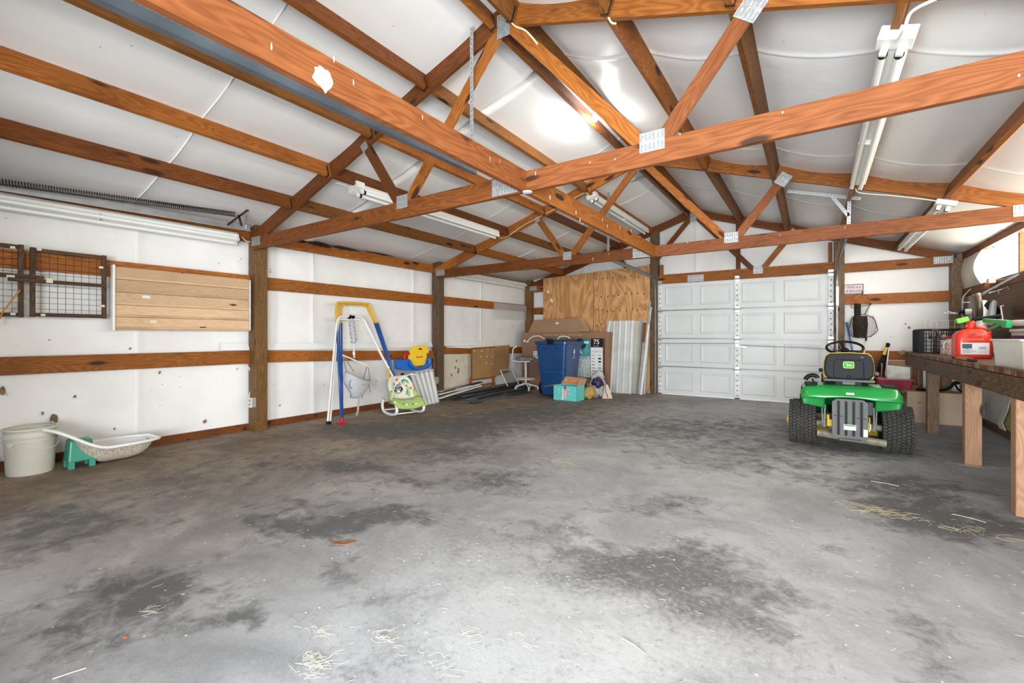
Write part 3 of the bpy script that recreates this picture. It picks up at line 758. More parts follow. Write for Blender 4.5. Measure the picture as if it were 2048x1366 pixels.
# overhead tracks of the door behind the camera
t = thing('overhead_track', 'blue grey steel overhead track hanging left of the long tie beam', 'track', (-2.05, -.4, 2.25))
part('rail', chan([(-2.05, -.4, 2.30), (-2.05, 2.58, 2.345)], .085, .035, M['bluesteel'], side=-1), M['bluesteel'], t, local=False)
hb = B()
for k in range(20): hb.box(-2.0482, -2.0479, .35 + k * .025 - .007, .35 + k * .025 + .007, 2.32 , 2.334)
part('punched_holes', hb, M['slot'], t, local=False)
t = thing('overhead_track', 'galvanized overhead track with a long coil spring above the left wall lamp', 'track', (-5.14, -.4, 2.2))
ta, tb_ = onX(0, 373, -5.14), onX(499, 457, -5.14); ta = tb_ + (ta - tb_) * 1.55
part('rail', chan([tuple(ta), tuple(tb_)], .06, .03, M['galv'], side=1), M['galv'], t, local=False)
sa_, sb_ = onX(0, 364, -5.0), onX(471, 429, -5.0); sa_ = sb_ + (sa_ - sb_) * 1.3
hx = []; n_ = 132
for i in range(n_ * 8 + 1):
    a = 2 * pi * i / 8; q_ = sa_.lerp(sb_, i / (n_ * 8))
    hx.append((-5.0 + .024 * cos(a), q_.y, q_.z + .024 * sin(a)))
part('coil_spring', B().tube(hx, .0042, 4), M['darksteel'], t, local=False)
for q_ in (((455, 450), (514, 406)), ((477, 430), (483, 452))):
    part('support_strut', B().bar(onX(*q_[0], -5.0), onX(*q_[1], -5.0), .016, .018), M['darksteel'], t, local=False)
part('track_hanger', B().bar(onX(493, 457, -5.13), onX(492, 425, -5.13), .03, .004), M['galv'], t, local=False)

# ------------------------------------------------------------------ fluorescent strip lamps
def lamp(a, b_, down, lab, endbox=True):
    a, b_ = Vector(a), Vector(b_); L = (b_ - a).length; d = Vector(down).normalized()
    F = frame(a, b_, up=-d)
    t = thing('strip_lamp', lab, 'ceiling lamp', mat4=F, group=None)
    part('housing', B().prism([(-.05, .04), (-.062, -.004), (-.035, -.018), (.035, -.018), (.062, -.004), (.05, .04)], 0, L, Matrix(((0, 0, 1, 0), (1, 0, 0, 0), (0, 1, 0, 0), (0, 0, 0, 1)))), M['white'], t, bevel=.002)
    for s_ in (-1, 1):
        part('lamp_tube', B().tube([(.03, s_ * .034, -.042), (L - .03, s_ * .034, -.042)], .0185, 12), M['tube'], t, smooth=False)
        for x in (.012, L - .012):
            so = part('socket', B().box(x - .012, x + .012, s_ * .034 - .016, s_ * .034 + .016, -.06, -.014), M['white'], t, bevel=.003)
        part('tube_collar', B().tube([(.028, s_ * .034, -.042), (.045, s_ * .034, -.042)], .021, 12), M['black'], t)
    if endbox: part('junction_plate', B().box(-.07, .03, -.075, .075, -.022, .045), M['white'], t, bevel=.003)
    part('tube_clip', B().box(L * .52, L * .52 + .012, -.056, .056, -.05, -.016), M['white'], t)
    return t
ld = lambda s_: (sin(ang) * s_, 0, -cos(ang))
lamp((-5.40, -.02, 2.19), (-5.36, 2.44, 2.20), (.6, 0, -.8), 'long fluorescent lamp on the near left wall under the galvanized track', False)
lamp((-3.88, 2.94, 2.615), (-3.88, 5.36, 2.615), ld(1), 'fluorescent lamp under the left roof slope of the middle bay')
lamp((-2.56, 5.86, 3.06), (-2.56, 8.26, 3.06), ld(1), 'fluorescent lamp left of the ridge in the far bay, ending at the tall door post')
lamp((.345, 2.92, 2.575), (.365, 5.42, 2.575), ld(-1), 'bright white fluorescent lamp hanging right of the ridge in the middle bay')
lamp((1.035, 5.74, 2.345), (1.055, 8.18, 2.345), ld(-1), 'fluorescent lamp near the light panels in the far bay')
lamp((-5.42, 6.16, 2.25), (-5.42, 8.58, 2.25), (.75, 0, -.65), 'fluorescent lamp high on the left wall of the far bay', False)

# ------------------------------------------------------------------ cables
def smooth_pts(pts, n=6):
    pts = [Vector(p) for p in pts]; out = []
    P_ = [pts[0]] + pts + [pts[-1]]
    for i in range(1, len(P_) - 2):
        for k in range(n):
            t = k / n; p0, p1, p2, p3 = P_[i - 1:i + 3]
            out.append(.5 * ((2 * p1) + (p2 - p0) * t + (2 * p0 - 5 * p1 + 4 * p2 - p3) * t * t + (3 * p1 - p0 - 3 * p2 + p3) * t ** 3))
    out.append(pts[-1]); return out
def cable(name, pts, r, mat, lab, cat='cable', **kw):
    return solo(name, B().tube(smooth_pts(pts), r, 6), mat, lab, cat, **kw)
cable('power_cable', [onY(*p, 2.585) for p in [(985, -12), (1008, 12), (1012, 30), (1030, 52), (1052, 62), (1075, 88)]], .006, M['cable'], 'cream cable stapled across the peak of the nearest truss')
cable('power_cable', [onY(*p, 2.60) for p in [(1195, -8), (1210, 20), (1222, 44), (1232, 47)]] , .006, M['cable'], 'short cream cable hanging over the top chord right of the ridge')
cable('power_cable', [Vector((.345, 2.90, 2.56)), onY(1808, 60, 2.72), onY(1822, 25, 2.66), onY(1860, 3, 2.60), onY(1900, -14, 2.58)], .007, M['cablewhite'], 'white cable feeding the bright lamp in the middle bay')
cable('power_cable', [onY(*p, 5.63) for p in [(992, 470), (1008, 476), (1040, 455), (1070, 438), (1118, 414), (1166, 387), (1180, 392), (1190, 399)]], .005, M['cable'], 'cream cable along the left top chord of the middle truss between two lamps')
cable('power_cable', [onY(*p, 5.6) for p in [(1711, 378), (1722, 386), (1790, 392), (1866, 401), (1885, 408)]], .005, M['cable'], 'cream cable along the right top chord of the middle truss')
cable('power_cable', [onY(*p, 2.66) for p in [(672, 366), (690, 370), (712, 382)]], .005, M['cablewhite'], 'short white cable entering the lamp of the middle bay')
cable('power_cable', [onX(*p, -5.47) for p in [(478, 727), (494, 731), (501, 745), (502, 770), (498, 795)]], .006, M['cablewhite'], 'white cable dropping to the outlet on the near left post')
cable('power_cable', [onX(*p, -5.40) for p in [(484, 474), (492, 482), (500, 484)]], .005, M['cablewhite'], 'thin wire pair from the near wall lamp to the post')
# outlets
def outlet(loc, lab, rz=0):
    t = thing('power_outlet', lab, 'outlet', loc, rz)
    part('back_box', B().box(-.034, .034, -.0, .05, -.055, .055), M['galv'], t, bevel=.003)
    part('cover_plate', B().box(-.035, .035, -.006, 0, -.058, .058), M['cable'], t, bevel=.002)
    for s_ in (-1, 1): part('socket_face', B().lathe([(.016, 0), (.016, .003)], 16, T(0, -.005, s_ * .022) @ rot('X', 90) @ Matrix.Diagonal((1, .85, 1, 1))), M['slot'], t)
    return t
outlet((-5.37, 2.588, .34), 'cream double outlet on the near left post')
outlet((-5.36, 5.63, .345), 'small double outlet on the weathered left post')

# bare bulb at the ridge of the middle bay
pb_ = onX(1190, 234, -1.82)
t = thing('light_bulb', 'bare lit bulb at the ridge in the middle bay', 'light bulb', tuple(pb_))
bm_, nt, nn, ll, bb = newmat('lit_bulb'); bb.inputs['Emission Color'].default_value = (1, .98, .95, 1); bb.inputs['Emission Strength'].default_value = 60
part('glass', B().lathe([(0, -.045), (.02, -.042), (.032, -.02), (.03, .0), (.016, .025), (.014, .035)], 16, cap=False), bm_, t, smooth=True)
part('holder', B().lathe([(.018, .03), (.03, .04), (.04, .07), (.04, .085)], 16), M['whiteplastic'] if 'whiteplastic' in M else M['white'], t)
pl_d = bpy.data.lights.new('bulb_light', 'POINT'); pl_d.energy = 15; pl_d.shadow_soft_size = .035; pl_d.color = (1, .98, .95)
plo = bpy.data.objects.new('bulb_light', pl_d); COL.objects.link(plo); plo.location = pb_ + Vector((0, 0, -.09))

# ================================================================== LEFT WALL: hung and leaned things
M['grey'] = plain('grey_plastic', (.42, .43, .44), .45)
M['yellow'] = plain('yellow_plastic', (.85, .56, .03), .4)
M['yellowpaint'] = plain('mustard_painted_tube', (.68, .40, .035), .35)
M['blue'] = plain('blue_painted_tube', (.02, .09, .36), .3)
M['blueplastic'] = plain('blue_plastic', (.012, .13, .52), .35)
M['red'] = plain('red_plastic', (.5, .012, .02), .4)
M['whitetube'] = plain('white_painted_tube', (.78, .78, .77), .25)
M['whiteplastic'] = plain('white_plastic', (.83, .83, .82), .28, coat=.3)
M['cloudy'] = plain('cloudy_bucket_plastic', (.70, .68, .60), .4, 0, .08, 5)
M['greenplastic'] = plain('teal_green_plastic', (.05, .32, .22), .35)
M['fabric'] = plain('grey_fabric', (.47, .48, .52), .9, 0, .12, 60, bump=.3)
M['webbing'] = plain('tan_webbing', (.45, .40, .32), .9)
M['greyweb'] = plain('grey_webbing', (.22, .23, .24), .9)
M['clip'] = plain('cream_clip', (.72, .66, .52), .5)
M['wire'] = plain('dark_wire', (.05, .04, .03), .5, .3)
M['cork'] = plain('brown_board', (.38, .21, .09), .85, 0, .12, 3)
M['cardboard'] = plain('cardboard', (.34, .21, .125), .85, 0, .06, 3)
M['cardboard_pale'] = plain('pale_cardboard', (.52, .38, .27), .85, 0, .05, 3)
M['tear'] = plain('torn_insulation', (.20, .14, .075), .95, 0, .5, 40, bump=.6)
M['flap'] = plain('facing_flap', (.70, .67, .60), .6)
M['fluff'] = plain('yellow_fibreglass', (.42, .36, .14), .95, 0, .35, 30, bump=1)

# torn spots in the left wall facing, with curled flaps
def tear(parent, c, s_, seed, axis='x', mat='tear', inward=1):
    r_ = random.Random(seed); n_ = 9; pts = []
    for i in range(n_):
        a = 2 * pi * i / n_; rr = s_ * r_.uniform(.35, 1.0)
        pts.append((rr * cos(a) * .6, rr * sin(a)))
    vs = []
    for u, v in pts: vs.append((c[0], c[1] + u, c[2] + v) if axis == 'x' else (c[0] + u, c[1], c[2] + v))
    cen = (c[0] - .004 * inward, c[1], c[2]) if axis == 'x' else (c[0], c[1] + .004, c[2])
    vs.append(cen)
    part('torn_hole', B().add(vs, [(i, (i + 1) % n_, n_) for i in range(n_)]), M[mat], parent, local=False)
    fl = []
    a0 = r_.uniform(0, 6)
    k = s_ * .55
    o_ = .03 * inward
    if axis == 'x': fl = [(c[0] + .003 * inward, c[1] + k * cos(a0), c[2] + k * sin(a0)), (c[0] + .003 * inward, c[1] + k * cos(a0 + 1), c[2] + k * sin(a0 + 1)), (c[0] + o_, c[1] + 1.6 * k * cos(a0 + .6), c[2] + 1.6 * k * sin(a0 + .6))]
    else: fl = [(c[0] + k * cos(a0), c[1] - .003, c[2] + k * sin(a0)), (c[0] + k * cos(a0 + 1), c[1] - .003, c[2] + k * sin(a0 + 1)), (c[0] + 1.6 * k * cos(a0 + .6), c[1] - .03, c[2] + 1.6 * k * sin(a0 + .6))]
    part('curled_flap', B().add(fl, [(0, 1, 2)]), M['flap'], parent, local=False)
tx = XL + .022
for i, (px, py, s_) in enumerate([(108, 838, .05), (149, 793, .02), (229, 858, .022), (319, 745, .025), (260, 697, .02), (410, 843, .035), (4, 783, .05), (437, 527, .012), (482, 518, .012), (85, 827, .02), (98, 680, .01), (742, 759, .012), (753, 762, .018), (648, 770, .014), (560, 811, .02), (474, 738, .012), (1027, 652, .02)]):
    p = onX(px, py, tx); tear(wall_l, (tx, p.y, p.z), s_, i + 5)
# the peeled facing patch beyond the weathered post
p0, p1 = onX(888, 708, tx + .004), onX(938, 778, tx + .004)
part('stained_patch', B().box(tx + .002, tx + .006, p0.y, p1.y, .15, .77), plain('stained_facing', (.64, .58, .46), .6, 0, .12, 4), wall_l, local=False, label='yellowed patch of facing with torn holes')
for i, (px, py, s_) in enumerate([(913, 722, .05), (917, 741, .09), (903, 750, .045), (911, 735, .04), (929, 734, .02), (901, 716, .015)]):
    p = onX(px, py, tx + .01); tear(wall_l, (tx + .009, p.y, p.z), s_, i + 50)
# tear high on far wall right
for i, (px, py, s_) in enumerate([(1811, 648, .018), (1818, 655, .03), (1782, 674, .012), (1797, 607, .008)]):
    p = onY(px, py, YF - .02); tear(wf, (p.x, YF - .022, p.z), s_, i + 80, axis='y')

# ---- wooden frames strung with wire mesh
def mesh_frame(lab, y0, y1, z0, z1, x, rails, ny, nz_):
    t = thing('mesh_frame', lab, 'frame', (x, y0, z0))
    w, d = .032, .03
    for a, b_ in (((x, y0, z1), (x, y1, z1)), ((x, y0, z0), (x, y1, z0))): beam('rail', a, b_, d, w, M['darkframe'], t)
    for y in (y0, y1): beam('stile', (x + .004, y, z0 - .02), (x + .004, y, z1 + .02), w, d, M['darkframe'], t, up=(1, 0, 0))
    for (a, za), (b_, zb) in rails: beam('middle_rail', (x + .03, a, za), (x + .03, b_, zb), .02, .03, M['darkframe'], t)
    mb = B()
    for i in range(1, ny): yy = y0 + (y1 - y0) * i / ny; mb.tube([(x - .005, yy, z0), (x - .005, yy, z1)], .0016, 4)
    for i in range(1, nz_): zz = z0 + (z1 - z0) * i / nz_; mb.tube([(x - .002, y0, zz), (x - .002, y1, zz)], .0016, 4)
    part('wire_mesh', mb, M['wire'], t, local=False)
    return t
t = mesh_frame('right dark wood frame with wire mesh hung on the near left wall', .862, 1.315, 1.285, 1.825, -5.40, [((.72, 1.565), (1.325, 1.565))], 9, 11)
part('tape_label', B().box(-5.358, -5.355, .935, .975, 1.555, 1.595), M['clip'], t, local=False)
t = mesh_frame('left dark wood frame with wire mesh, cut by the picture edge', .22, .80, 1.28, 1.84, -5.43, [((.22, 1.60), (.93, 1.60))], 12, 11)
part('tape_label', B().box(-5.385, -5.382, .715, .76, 1.57, 1.60, ), M['clip'], t, local=False)
for i, (px, py) in enumerate([(25, 495), (78, 499), (202, 535), (205, 612), (26, 628), (86, 630)]):
    p = onX(px, py, -5.38)
    solo('wall_clip', B().box(-.012, .012, -.014, .014, -.010, .010), M['clip'], 'small cream clip ' + ['at the top edge of the left mesh frame', 'at the top left of the right mesh frame', 'at the top right of the right mesh frame', 'at the right side of the right mesh frame, lowest', 'under the left mesh frame', 'under the right mesh frame'][i], 'clip', tuple(p), group='cream frame clips', bevel=.003)
solo('rope', B().tube(smooth_pts([onX(40, 580, -5.36), onX(22, 603, -5.37), onX(5, 625, -5.38), onX(-6, 650, -5.42)]), .006, 6), plain('orange_cord', (.55, .24, .04), .6), 'orange cord hanging in front of the left mesh frame', 'rope')
# ---- slatted panel
t = thing('slatted_panel', 'beige wooden panel of horizontal slats beside the wire mesh frames', 'panel', (-5.44, 1.38, 1.165))
sy0, sy1 = 1.385, 2.615; hs_ = [1.17, 1.285, 1.40, 1.52, 1.64, 1.755]
for a, b_ in zip(hs_[:-1], hs_[1:]):
    beam('slat', (-5.41, sy0 + .01, (a + b_) / 2), (-5.41, sy1 - .01, (a + b_) / 2), .018, b_ - a - .004, M['slat'], t)
    beam('slat_lip', (-5.396, sy0 + .012, a + .013), (-5.396, sy1 - .012, a + .013), .014, .022, M['slat'], t)
part('backing', B().box(-5.45, -5.42, sy0, sy1, 1.165, 1.76), M['slat'], t, local=False)
part('edge_channel', B().box(-5.45, -5.385, sy0 - .012, sy0 + .008, 1.16, 1.77), M['white'], t, local=False, bevel=.002)
part('edge_channel', B().box(-5.40, -5.385, sy1 - .03, sy1 - .01, 1.18, 1.75), M['galv'], t, local=False, bevel=.002)
part('paper_label', B().box(-5.4005, -5.399, 1.60, 1.66, 1.475, 1.50), M['white'], t, local=False)
part('paper_label', B().box(-5.4005, -5.399, 1.66, 1.715, 1.235, 1.262), M['clip'], t, local=False)
part('sticker', B().box(-5.4005, -5.399, 2.09, 2.15, 1.195, 1.205), M['black'], t, local=False)
# ---- vinyl trim strip on the girt
vb = B()
def vtrim(u, v):
    y = 2.33 + (7.46 - 2.33) * u; s_ = -.02 * sin(pi * u) - .03 * max(0, u - .6)
    return (-5.475 - .03 * v, y, .945 - .01 * u + s_ + .085 * v)
vb.grid(vtrim, 40, 3)
vb.add([(-5.44, 6.0, .90), (-5.43, 7.46, .835), (-5.475, 7.46, .925), (-5.475, 6.0, .93)], [(0, 1, 2, 3)])
o = solo('vinyl_trim', vb, M['whiteplastic'], 'long white vinyl trim strip lying along the lower left girts', 'trim')
o.modifiers.new('s', 'SOLIDIFY').thickness = .004
# clear ribbed sheet near the corner
p0, p1 = onX(988, 606, -5.44), onX(1052, 612, -5.44)
cs_ = plain('clear_ribbed_sheet', (.75, .76, .76), .3, alpha=.22)
sb = B(); sb.box(-5.441, -5.437, p0.y, p1.y, 1.46, 1.80)
for i in range(24): yy = p0.y + (p1.y - p0.y) * i / 23; sb.tube([(-5.435, yy, 1.64), (-5.435, yy, 1.79)], .005, 5)
solo('ribbed_sheet', sb, cs_, 'clear ribbed plastic sheet tacked on the left wall near the corner', 'sheet')
# ---- round metal hook on the post
solo('wall_hook', B().tube([(-5.30, 2.72, 1.87)] + arc((-5.27, 2.765, 1.87), .022, -pi, .9 * pi, 12, 'xz'), .003, 6), M['galv'], 'small wire hook on the near left post', 'hook')

# ---- brown framed boards leaning under the girt
t = thing('pin_board', 'brown pin board in a wooden frame leaning on the far left wall', 'board', onX(941, 760, -5.4))
bx = -5.43
q = [onX(942, 697, bx), onX(989, 694, bx), onX(989, 754, bx), onX(942, 760, bx)]
def slab(q, th, n_=(1, 0, 0)):
    n_ = Vector(n_) * th; a = [tuple(p) for p in q]; b_ = [tuple(Vector(p) + n_) for p in q]
    return B().add(a + b_, [(0, 1, 2, 3), (7, 6, 5, 4), (0, 4, 5, 1), (1, 5, 6, 2), (2, 6, 7, 3), (3, 7, 4, 0)])
part('board', slab(q, .01), M['cork'], t, local=False)
for a, b_ in ((0, 3), (0, 1), (3, 2)): beam('frame_strip', Vector(q[a]) + Vector((.012, 0, 0)), Vector(q[b_]) + Vector((.012, 0, 0)), .025, .02, M['lumber'], t, up=(1, 0, 0))
pb = B()
for i, (px, py) in enumerate([(949, 702), (964, 702), (976, 699), (961, 714), (974, 713), (985, 713), (973, 727), (983, 728)]):
    p = onX(px, py, bx + .014); pb.box(p.x - .004, p.x + .004, p.y - .012, p.y + .012, p.z - .012, p.z + .012)
part('push_pin', pb, M['cable'], t, local=False); 
t = thing('pin_board', 'plain brown board with a pale edge strip right of the pin board', 'board', onX(1000, 760, -5.4))
q = [onX(990, 693, bx - .01), onX(1018, 690, bx - .01), onX(1016, 745, bx - .01), onX(990, 753, bx - .01)]
part('board', slab(q, .01), M['cork'], t, local=False)
beam('frame_strip', q[1], q[2], .02, .02, M['lumber_pale'], t, up=(1, 0, 0))
t = thing('saw_horse', 'low wooden stand under the pin board', 'stand', (-5.35, 6.9, 0))
for y in (6.62, 7.35): beam('leg', (-5.40, y, 0.0), (-5.40, y, .30), .04, .05, M['lumber'], t, up=(1, 0, 0))
beam('rail', (-5.37, 6.6, .14), (-5.37, 7.37, .14), .03, .04, M['lumber'], t)

# ---- white bucket
t = thing('bucket', 'cloudy white plastic bucket at the left picture edge', 'bucket', (-5.27, .83, 0))
part('body', B().lathe([(.132, 0), (.137, .01), (.15, .30), (.153, .305), (.153, .315), (.150, .318), (.150, .345), (.155, .347), (.156, .365), (.148, .367), (.146, .345), (.132, .02), (0.0, .018)], 40, cap=False), M['cloudy'], t, smooth=True)
part('rim', B().lathe([(.15, .262), (.158, .262), (.158, .27), (.15, .272)], 40, cap=False).lathe([(.15, .295), (.161, .296), (.161, .308), (.15, .31)], 40, cap=False).lathe([(.148, .355), (.160, .352), (.161, .366), (.148, .37)], 40, cap=False), M['cloudy'], t, smooth=True)
hp = [(.158 * cos(a), .158 * sin(a), .27 - .07 * sin((a + .9) / 2.6 * pi) ** .7 if 0 < (a + .9) < 2.6 else .27) for a in [-.9 + 2.6 * k / 16 for k in range(17)]]
part('handle', B().tube([(p[0] * 1.02, p[1] * 1.02, p[2]) for p in hp], .003, 6), M['whiteplastic'], t)
part('handle_ear', B().lathe([(.022, 0), (.022, .012)], 16, rot('Z', degrees_ := math.degrees(-.9)) @ T(.15, 0, .255) @ rot('Y', 90)), M['cloudy'], t)
# small green thing at the edge
solo('green_crate_corner', B().box(-.05, .05, -.05, .05, 0, .12), M['greenplastic'], 'pale green plastic corner behind the bucket', 'crate', (-5.44, .60, 0), bevel=.01)
# ---- baby bath
def tub():
    t = thing('baby_bath', 'white baby bathtub tilted on a green stand beside the bucket', 'bathtub', (-5.2, 1.3, 0))
    L, Wd = .80, .20
    def rimz(u):     # the rim sweeps high at the left end, low at the right
        e = max(0, (.52 - u) / .52); return .150 + .20 * (e * e * (3 - 2 * e)) + .03 * max(0, u - .85) / .15 * 0
    def halfw(u): return Wd * (max(0, 1 - abs((u - .53) / .53) ** 2.6)) ** .5 * (.78 + .22 * min(1, u / .5))
    ys = lambda u: .855 + (L - .02) * u
    def shell(off, depth, name, mat, u0, u1, smax):
        b_ = B(); nu, nv = 30, 20; vs = []
        for i in range(nu + 1):
            u = u0 + (u1 - u0) * i / nu; hw = halfw(u) + .002
            for j in range(nv + 1):
                s_ = (-1 + 2 * j / nv) * smax; q_ = min(1, abs(s_) / .84)
                endf = max(0, 1 - abs((u - .60) / .345) ** 4) if .255 < u < .945 else 0
                vs.append((hw * s_, ys(u) - 1.3, rimz(u) - off - depth * (1 - q_ ** 4) * endf ** .6))
        fs = [(i * (nv + 1) + j, i * (nv + 1) + j + 1, (i + 1) * (nv + 1) + j + 1, (i + 1) * (nv + 1) + j) for i in range(nu) for j in range(nv)]
        b_.add(vs, fs); part(name, b_, mat, t, smooth=True)
    shell(0, .128, 'basin', M['whiteplastic'], .001, .999, 1)
    dirty = plain('dirty_tub_underside', (.52, .46, .38), .7, 0, .55, 90)
    shell(.012, .132, 'underside', dirty, .25, .95, .86)
    # rolled rim
    rp = []
    for i in range(61):
        a = 2 * pi * i / 60; u = .5 - .5 * cos(a); s_ = 1 if sin(a) >= 0 else -1
        rp.append(((halfw(min(.999, max(.001, u))) + .008) * s_, ys(u) - 1.3, rimz(u) + .002))
    part('rim', B().tube(rp[:-1], .014, 8, closed=True), M['whiteplastic'], t, smooth=True)
    def ro(hx, hy, z): return [(x + .03, y - .20, z) for x, y in ((hx, hy), (-hx, hy), (-hx, -hy), (hx, -hy))]
    part('stand', B().add([p for r0 in (ro(.085, .085, .055), ro(.07, .07, .235)) for p in r0], [(0, 1, 5, 4), (1, 2, 6, 5), (2, 3, 7, 6), (3, 0, 4, 7), (4, 5, 6, 7), (3, 2, 1, 0)]), M['greenplastic'], t, bevel=.012)
    for sx0 in (-1, 1):
        for sy0 in (-1, 1): part('stand_foot', B().box(.03 + sx0 * .065 - .025, .03 + sx0 * .065 + .025, -.20 + sy0 * .065 - .02, -.20 + sy0 * .065 + .02, 0, .06), M['greenplastic'], t, bevel=.004)
tub()

# ---- swing frame: nested mustard and blue tube arches
LP = ((-4.92, 0, 0), (1, 0, .27))
def lean(px, py, dx=0): p = onP(px, py, (LP[0][0] + dx, 0, 0), LP[1]); return p
t = thing('swing_frame', 'folded swing frame of blue tubes with mustard top corners leaning on the left wall', 'swing frame', (-4.95, 3.5, 0))
for k, dx in enumerate((0, -.035, -.07)):
    l0 = [(672.5 + 5.2 * k, 646), (671.8 + 5.2 * k, 622), (674 + 5 * k, 609 + k * 1.5), (681 + 4 * k, 605 + 1.6 * k), (732 - 1.5 * k, 607 + 2 * k), (739 - 2.5 * k, 611 + 2 * k), (744 - 3 * k, 622 + 1.5 * k), (755.5 - 3.6 * k, 646)]
    pts = [lean(x, y, dx) for x, y in l0]
    part('arch_top', B().tube(smooth_pts(pts, 5), .0135, 8), M['yellowpaint'], t, local=False, smooth=True)
    ft = lean(683 + k * 1.0, 846, dx * .3)
    part('leg', B().tube([lean(l0[0][0], 645, dx), ft], .0125, 8), M['blue'], t, local=False, smooth=True)
    fr_ = lean(792 - 2 * k, 757, dx); a_ = lean(755.5 - 3.6 * k, 645, dx)
    d_ = fr_ - a_; e_ = a_ + d_ * (a_.z / -d_.z) * .985
    part('leg', B().tube([a_, e_], .0125, 8), M['blue'], t, local=False, smooth=True)
part('foot_cap', B().tube([lean(683.5, 836), lean(683.5, 848.5)], .02, 10).box(-4.95, -4.86, 3.42, 3.50, 0, .02), M['red'], t, local=False)
for q_ in ([lean(684, 608, -.03), lean(690, 611.5, -.03)], [lean(727, 611, -.03), lean(733, 614, -.03)]): part('corner_bracket', B().tube(q_, .016, 8), M['yellowpaint'], t, local=False)
part('hanging_brace', B().tube([lean(778, 733, .03), lean(776, 760, .03)], .014, 8).tube([lean(775, 760, .03), lean(779, 733, .03)], .010, 8), M['yellowpaint'], t, local=False)
# ---- baby jumper stand
t = thing('jumper_stand', 'white tube stand of a baby jumper with a grey fabric seat hanging from it', 'baby jumper', (-5.0, 3.35, 0))
for k, dx in enumerate((.03, -.01)):
    pts = [lean(655 + 5 * k, 847, dx), lean(664.5 + 4 * k, 740, dx), lean(672 + 3 * k, 660, dx), lean(675 + 3 * k, 640, dx), lean(683, 633 + 5 * k, dx), lean(700, 633.5 + 5 * k, dx), lean(717, 634 + 5 * k, dx), lean(727, 639 + 5 * k, dx), lean(736, 655 + 4 * k, dx), lean(758, 700 + 3 * k, dx), lean(778, 738 + 2 * k, dx)]
    d_ = pts[-1] - pts[-2]; pts.append(pts[-1] + d_ * ((pts[-1].z - .02) / -d_.z))
    part('stand_tube', B().tube(smooth_pts(pts, 5), .013, 8), M['whitetube'], t, local=False, smooth=True)
part('rubber_foot', B().tube([lean(655, 843, .03), lean(655, 849, .03)], .017, 8).tube([lean(660, 843), lean(660, 849)], .017, 8), M['black'], t, local=False)
jp = lambda px, py, dx=.06: lean(px, py, dx)
part('clamp', B().tube([jp(697, 635, .03), jp(708, 634, .03)], .022, 8).tube([jp(702, 635, .03), jp(701, 629, .03)], .008, 6), M['black'], t, local=False)
sp = []
for i in range(64): 
    a = i * 1.3; y = 644 + 40 * i / 63; sp.append(jp(703 + 5 * i / 63 + 1.6 * sin(a), y) + Vector((.01 * cos(a), 0, 0)))
part('spring_sleeve', B().tube(sp, [.026 + .008 * sin(i * 1.9) for i in range(64)], 7), M['fabric'], t, local=False, smooth=True)
part('hanging_strap', B().bar(jp(707, 686), jp(708.5, 716), .022, .004, up=(1, 0, 0)).tube([jp(703, 637, .05), jp(704, 645)], .006, 6), M['whitetube'], t, local=False)
part('buckle', B().bar(jp(707.5, 704), jp(708, 710), .035, .012, up=(1, 0, 0)), M['whiteplastic'], t, local=False, bevel=.003)
part('spreader_bar', B().tube([jp(685, 710), jp(735.5, 731.5)], .009, 8), M['whitetube'], t, local=False)
for a in [((686, 713), (694, 748)), ((688, 713), (708, 744)), ((734, 733), (727, 758)), ((737, 735), (740, 765))]:
    part('seat_strap', B().bar(jp(*a[0]), jp(*a[1]), .014, .004, up=(1, 0, 0)), M['greyweb'], t, local=False)
# pouch seat
c = (jp(691, 747) + jp(739, 763)) / 2; W_ = (jp(739, 763) - jp(691, 747)); dr = -(jp(705, 788) - jp(700, 752)).length
F = frame(jp(690, 746, .1), jp(740, 764, .1), (0, 0, 1)); wl_ = W_.length
def pouch(u, v):
    a = 2 * pi * u; r_ = cos(v * pi / 2) ** .55; ry = .10 + .02 * sin(2 * a)
    return F @ Vector((wl_ * (.5 + .48 * r_ * cos(a)), ry * r_ * sin(a), -.215 * sin(v * pi / 2) * (1 + .25 * cos(a + .4)) + .015 * cos(2 * a)))
o = part('seat_pouch', B().grid(pouch, 28, 12), M['fabric'], t, local=False, smooth=True); o.modifiers.new('s', 'SOLIDIFY').thickness = .012
rimp = [pouch(i / 28, 0) for i in range(28)]
part('seat_piping', B().tube(rimp, .008, 6, closed=True), M['greyweb'], t, local=False)
lo = F @ Vector((wl_ * .25, -.085, -.11))
part('leg_opening', B().tube([lo + F.to_3x3() @ Vector((.035 * cos(a), -.006, .055 * sin(a) - .01 * cos(a))) for a in [k * pi / 8 for k in range(16)]], .007, 6, closed=True), M['greyweb'], t, local=False)
lettering('Jolly', .035, plain('orange_print', (.6, .12, .06), .6), t, WM[t.name].inverted() @ T(*(F @ Vector((wl_ * .68, -.108, -.07)))) @ rot('Z', 62) @ rot('X', 90), name='printed_word')
part('trailing_strap', B().bar(jp(718, 790), jp(714, 830), .016, .004, up=(1, 0, 0)).bar(jp(722, 778), jp(716, 826), .012, .004, up=(1, 0, 0)), M['webbing'], t, local=False)
part('strap_buckle', B().bar(jp(714.5, 825), jp(713, 831), .025, .01, up=(1, 0, 0)), M['galv'], t, local=False)
part('adjuster_strap', B().bar(jp(737, 765), jp(741, 785), .012, .004, up=(1, 0, 0)).bar(jp(727, 775), jp(724, 798), .012, .004, up=(1, 0, 0)), M['greyweb'], t, local=False)

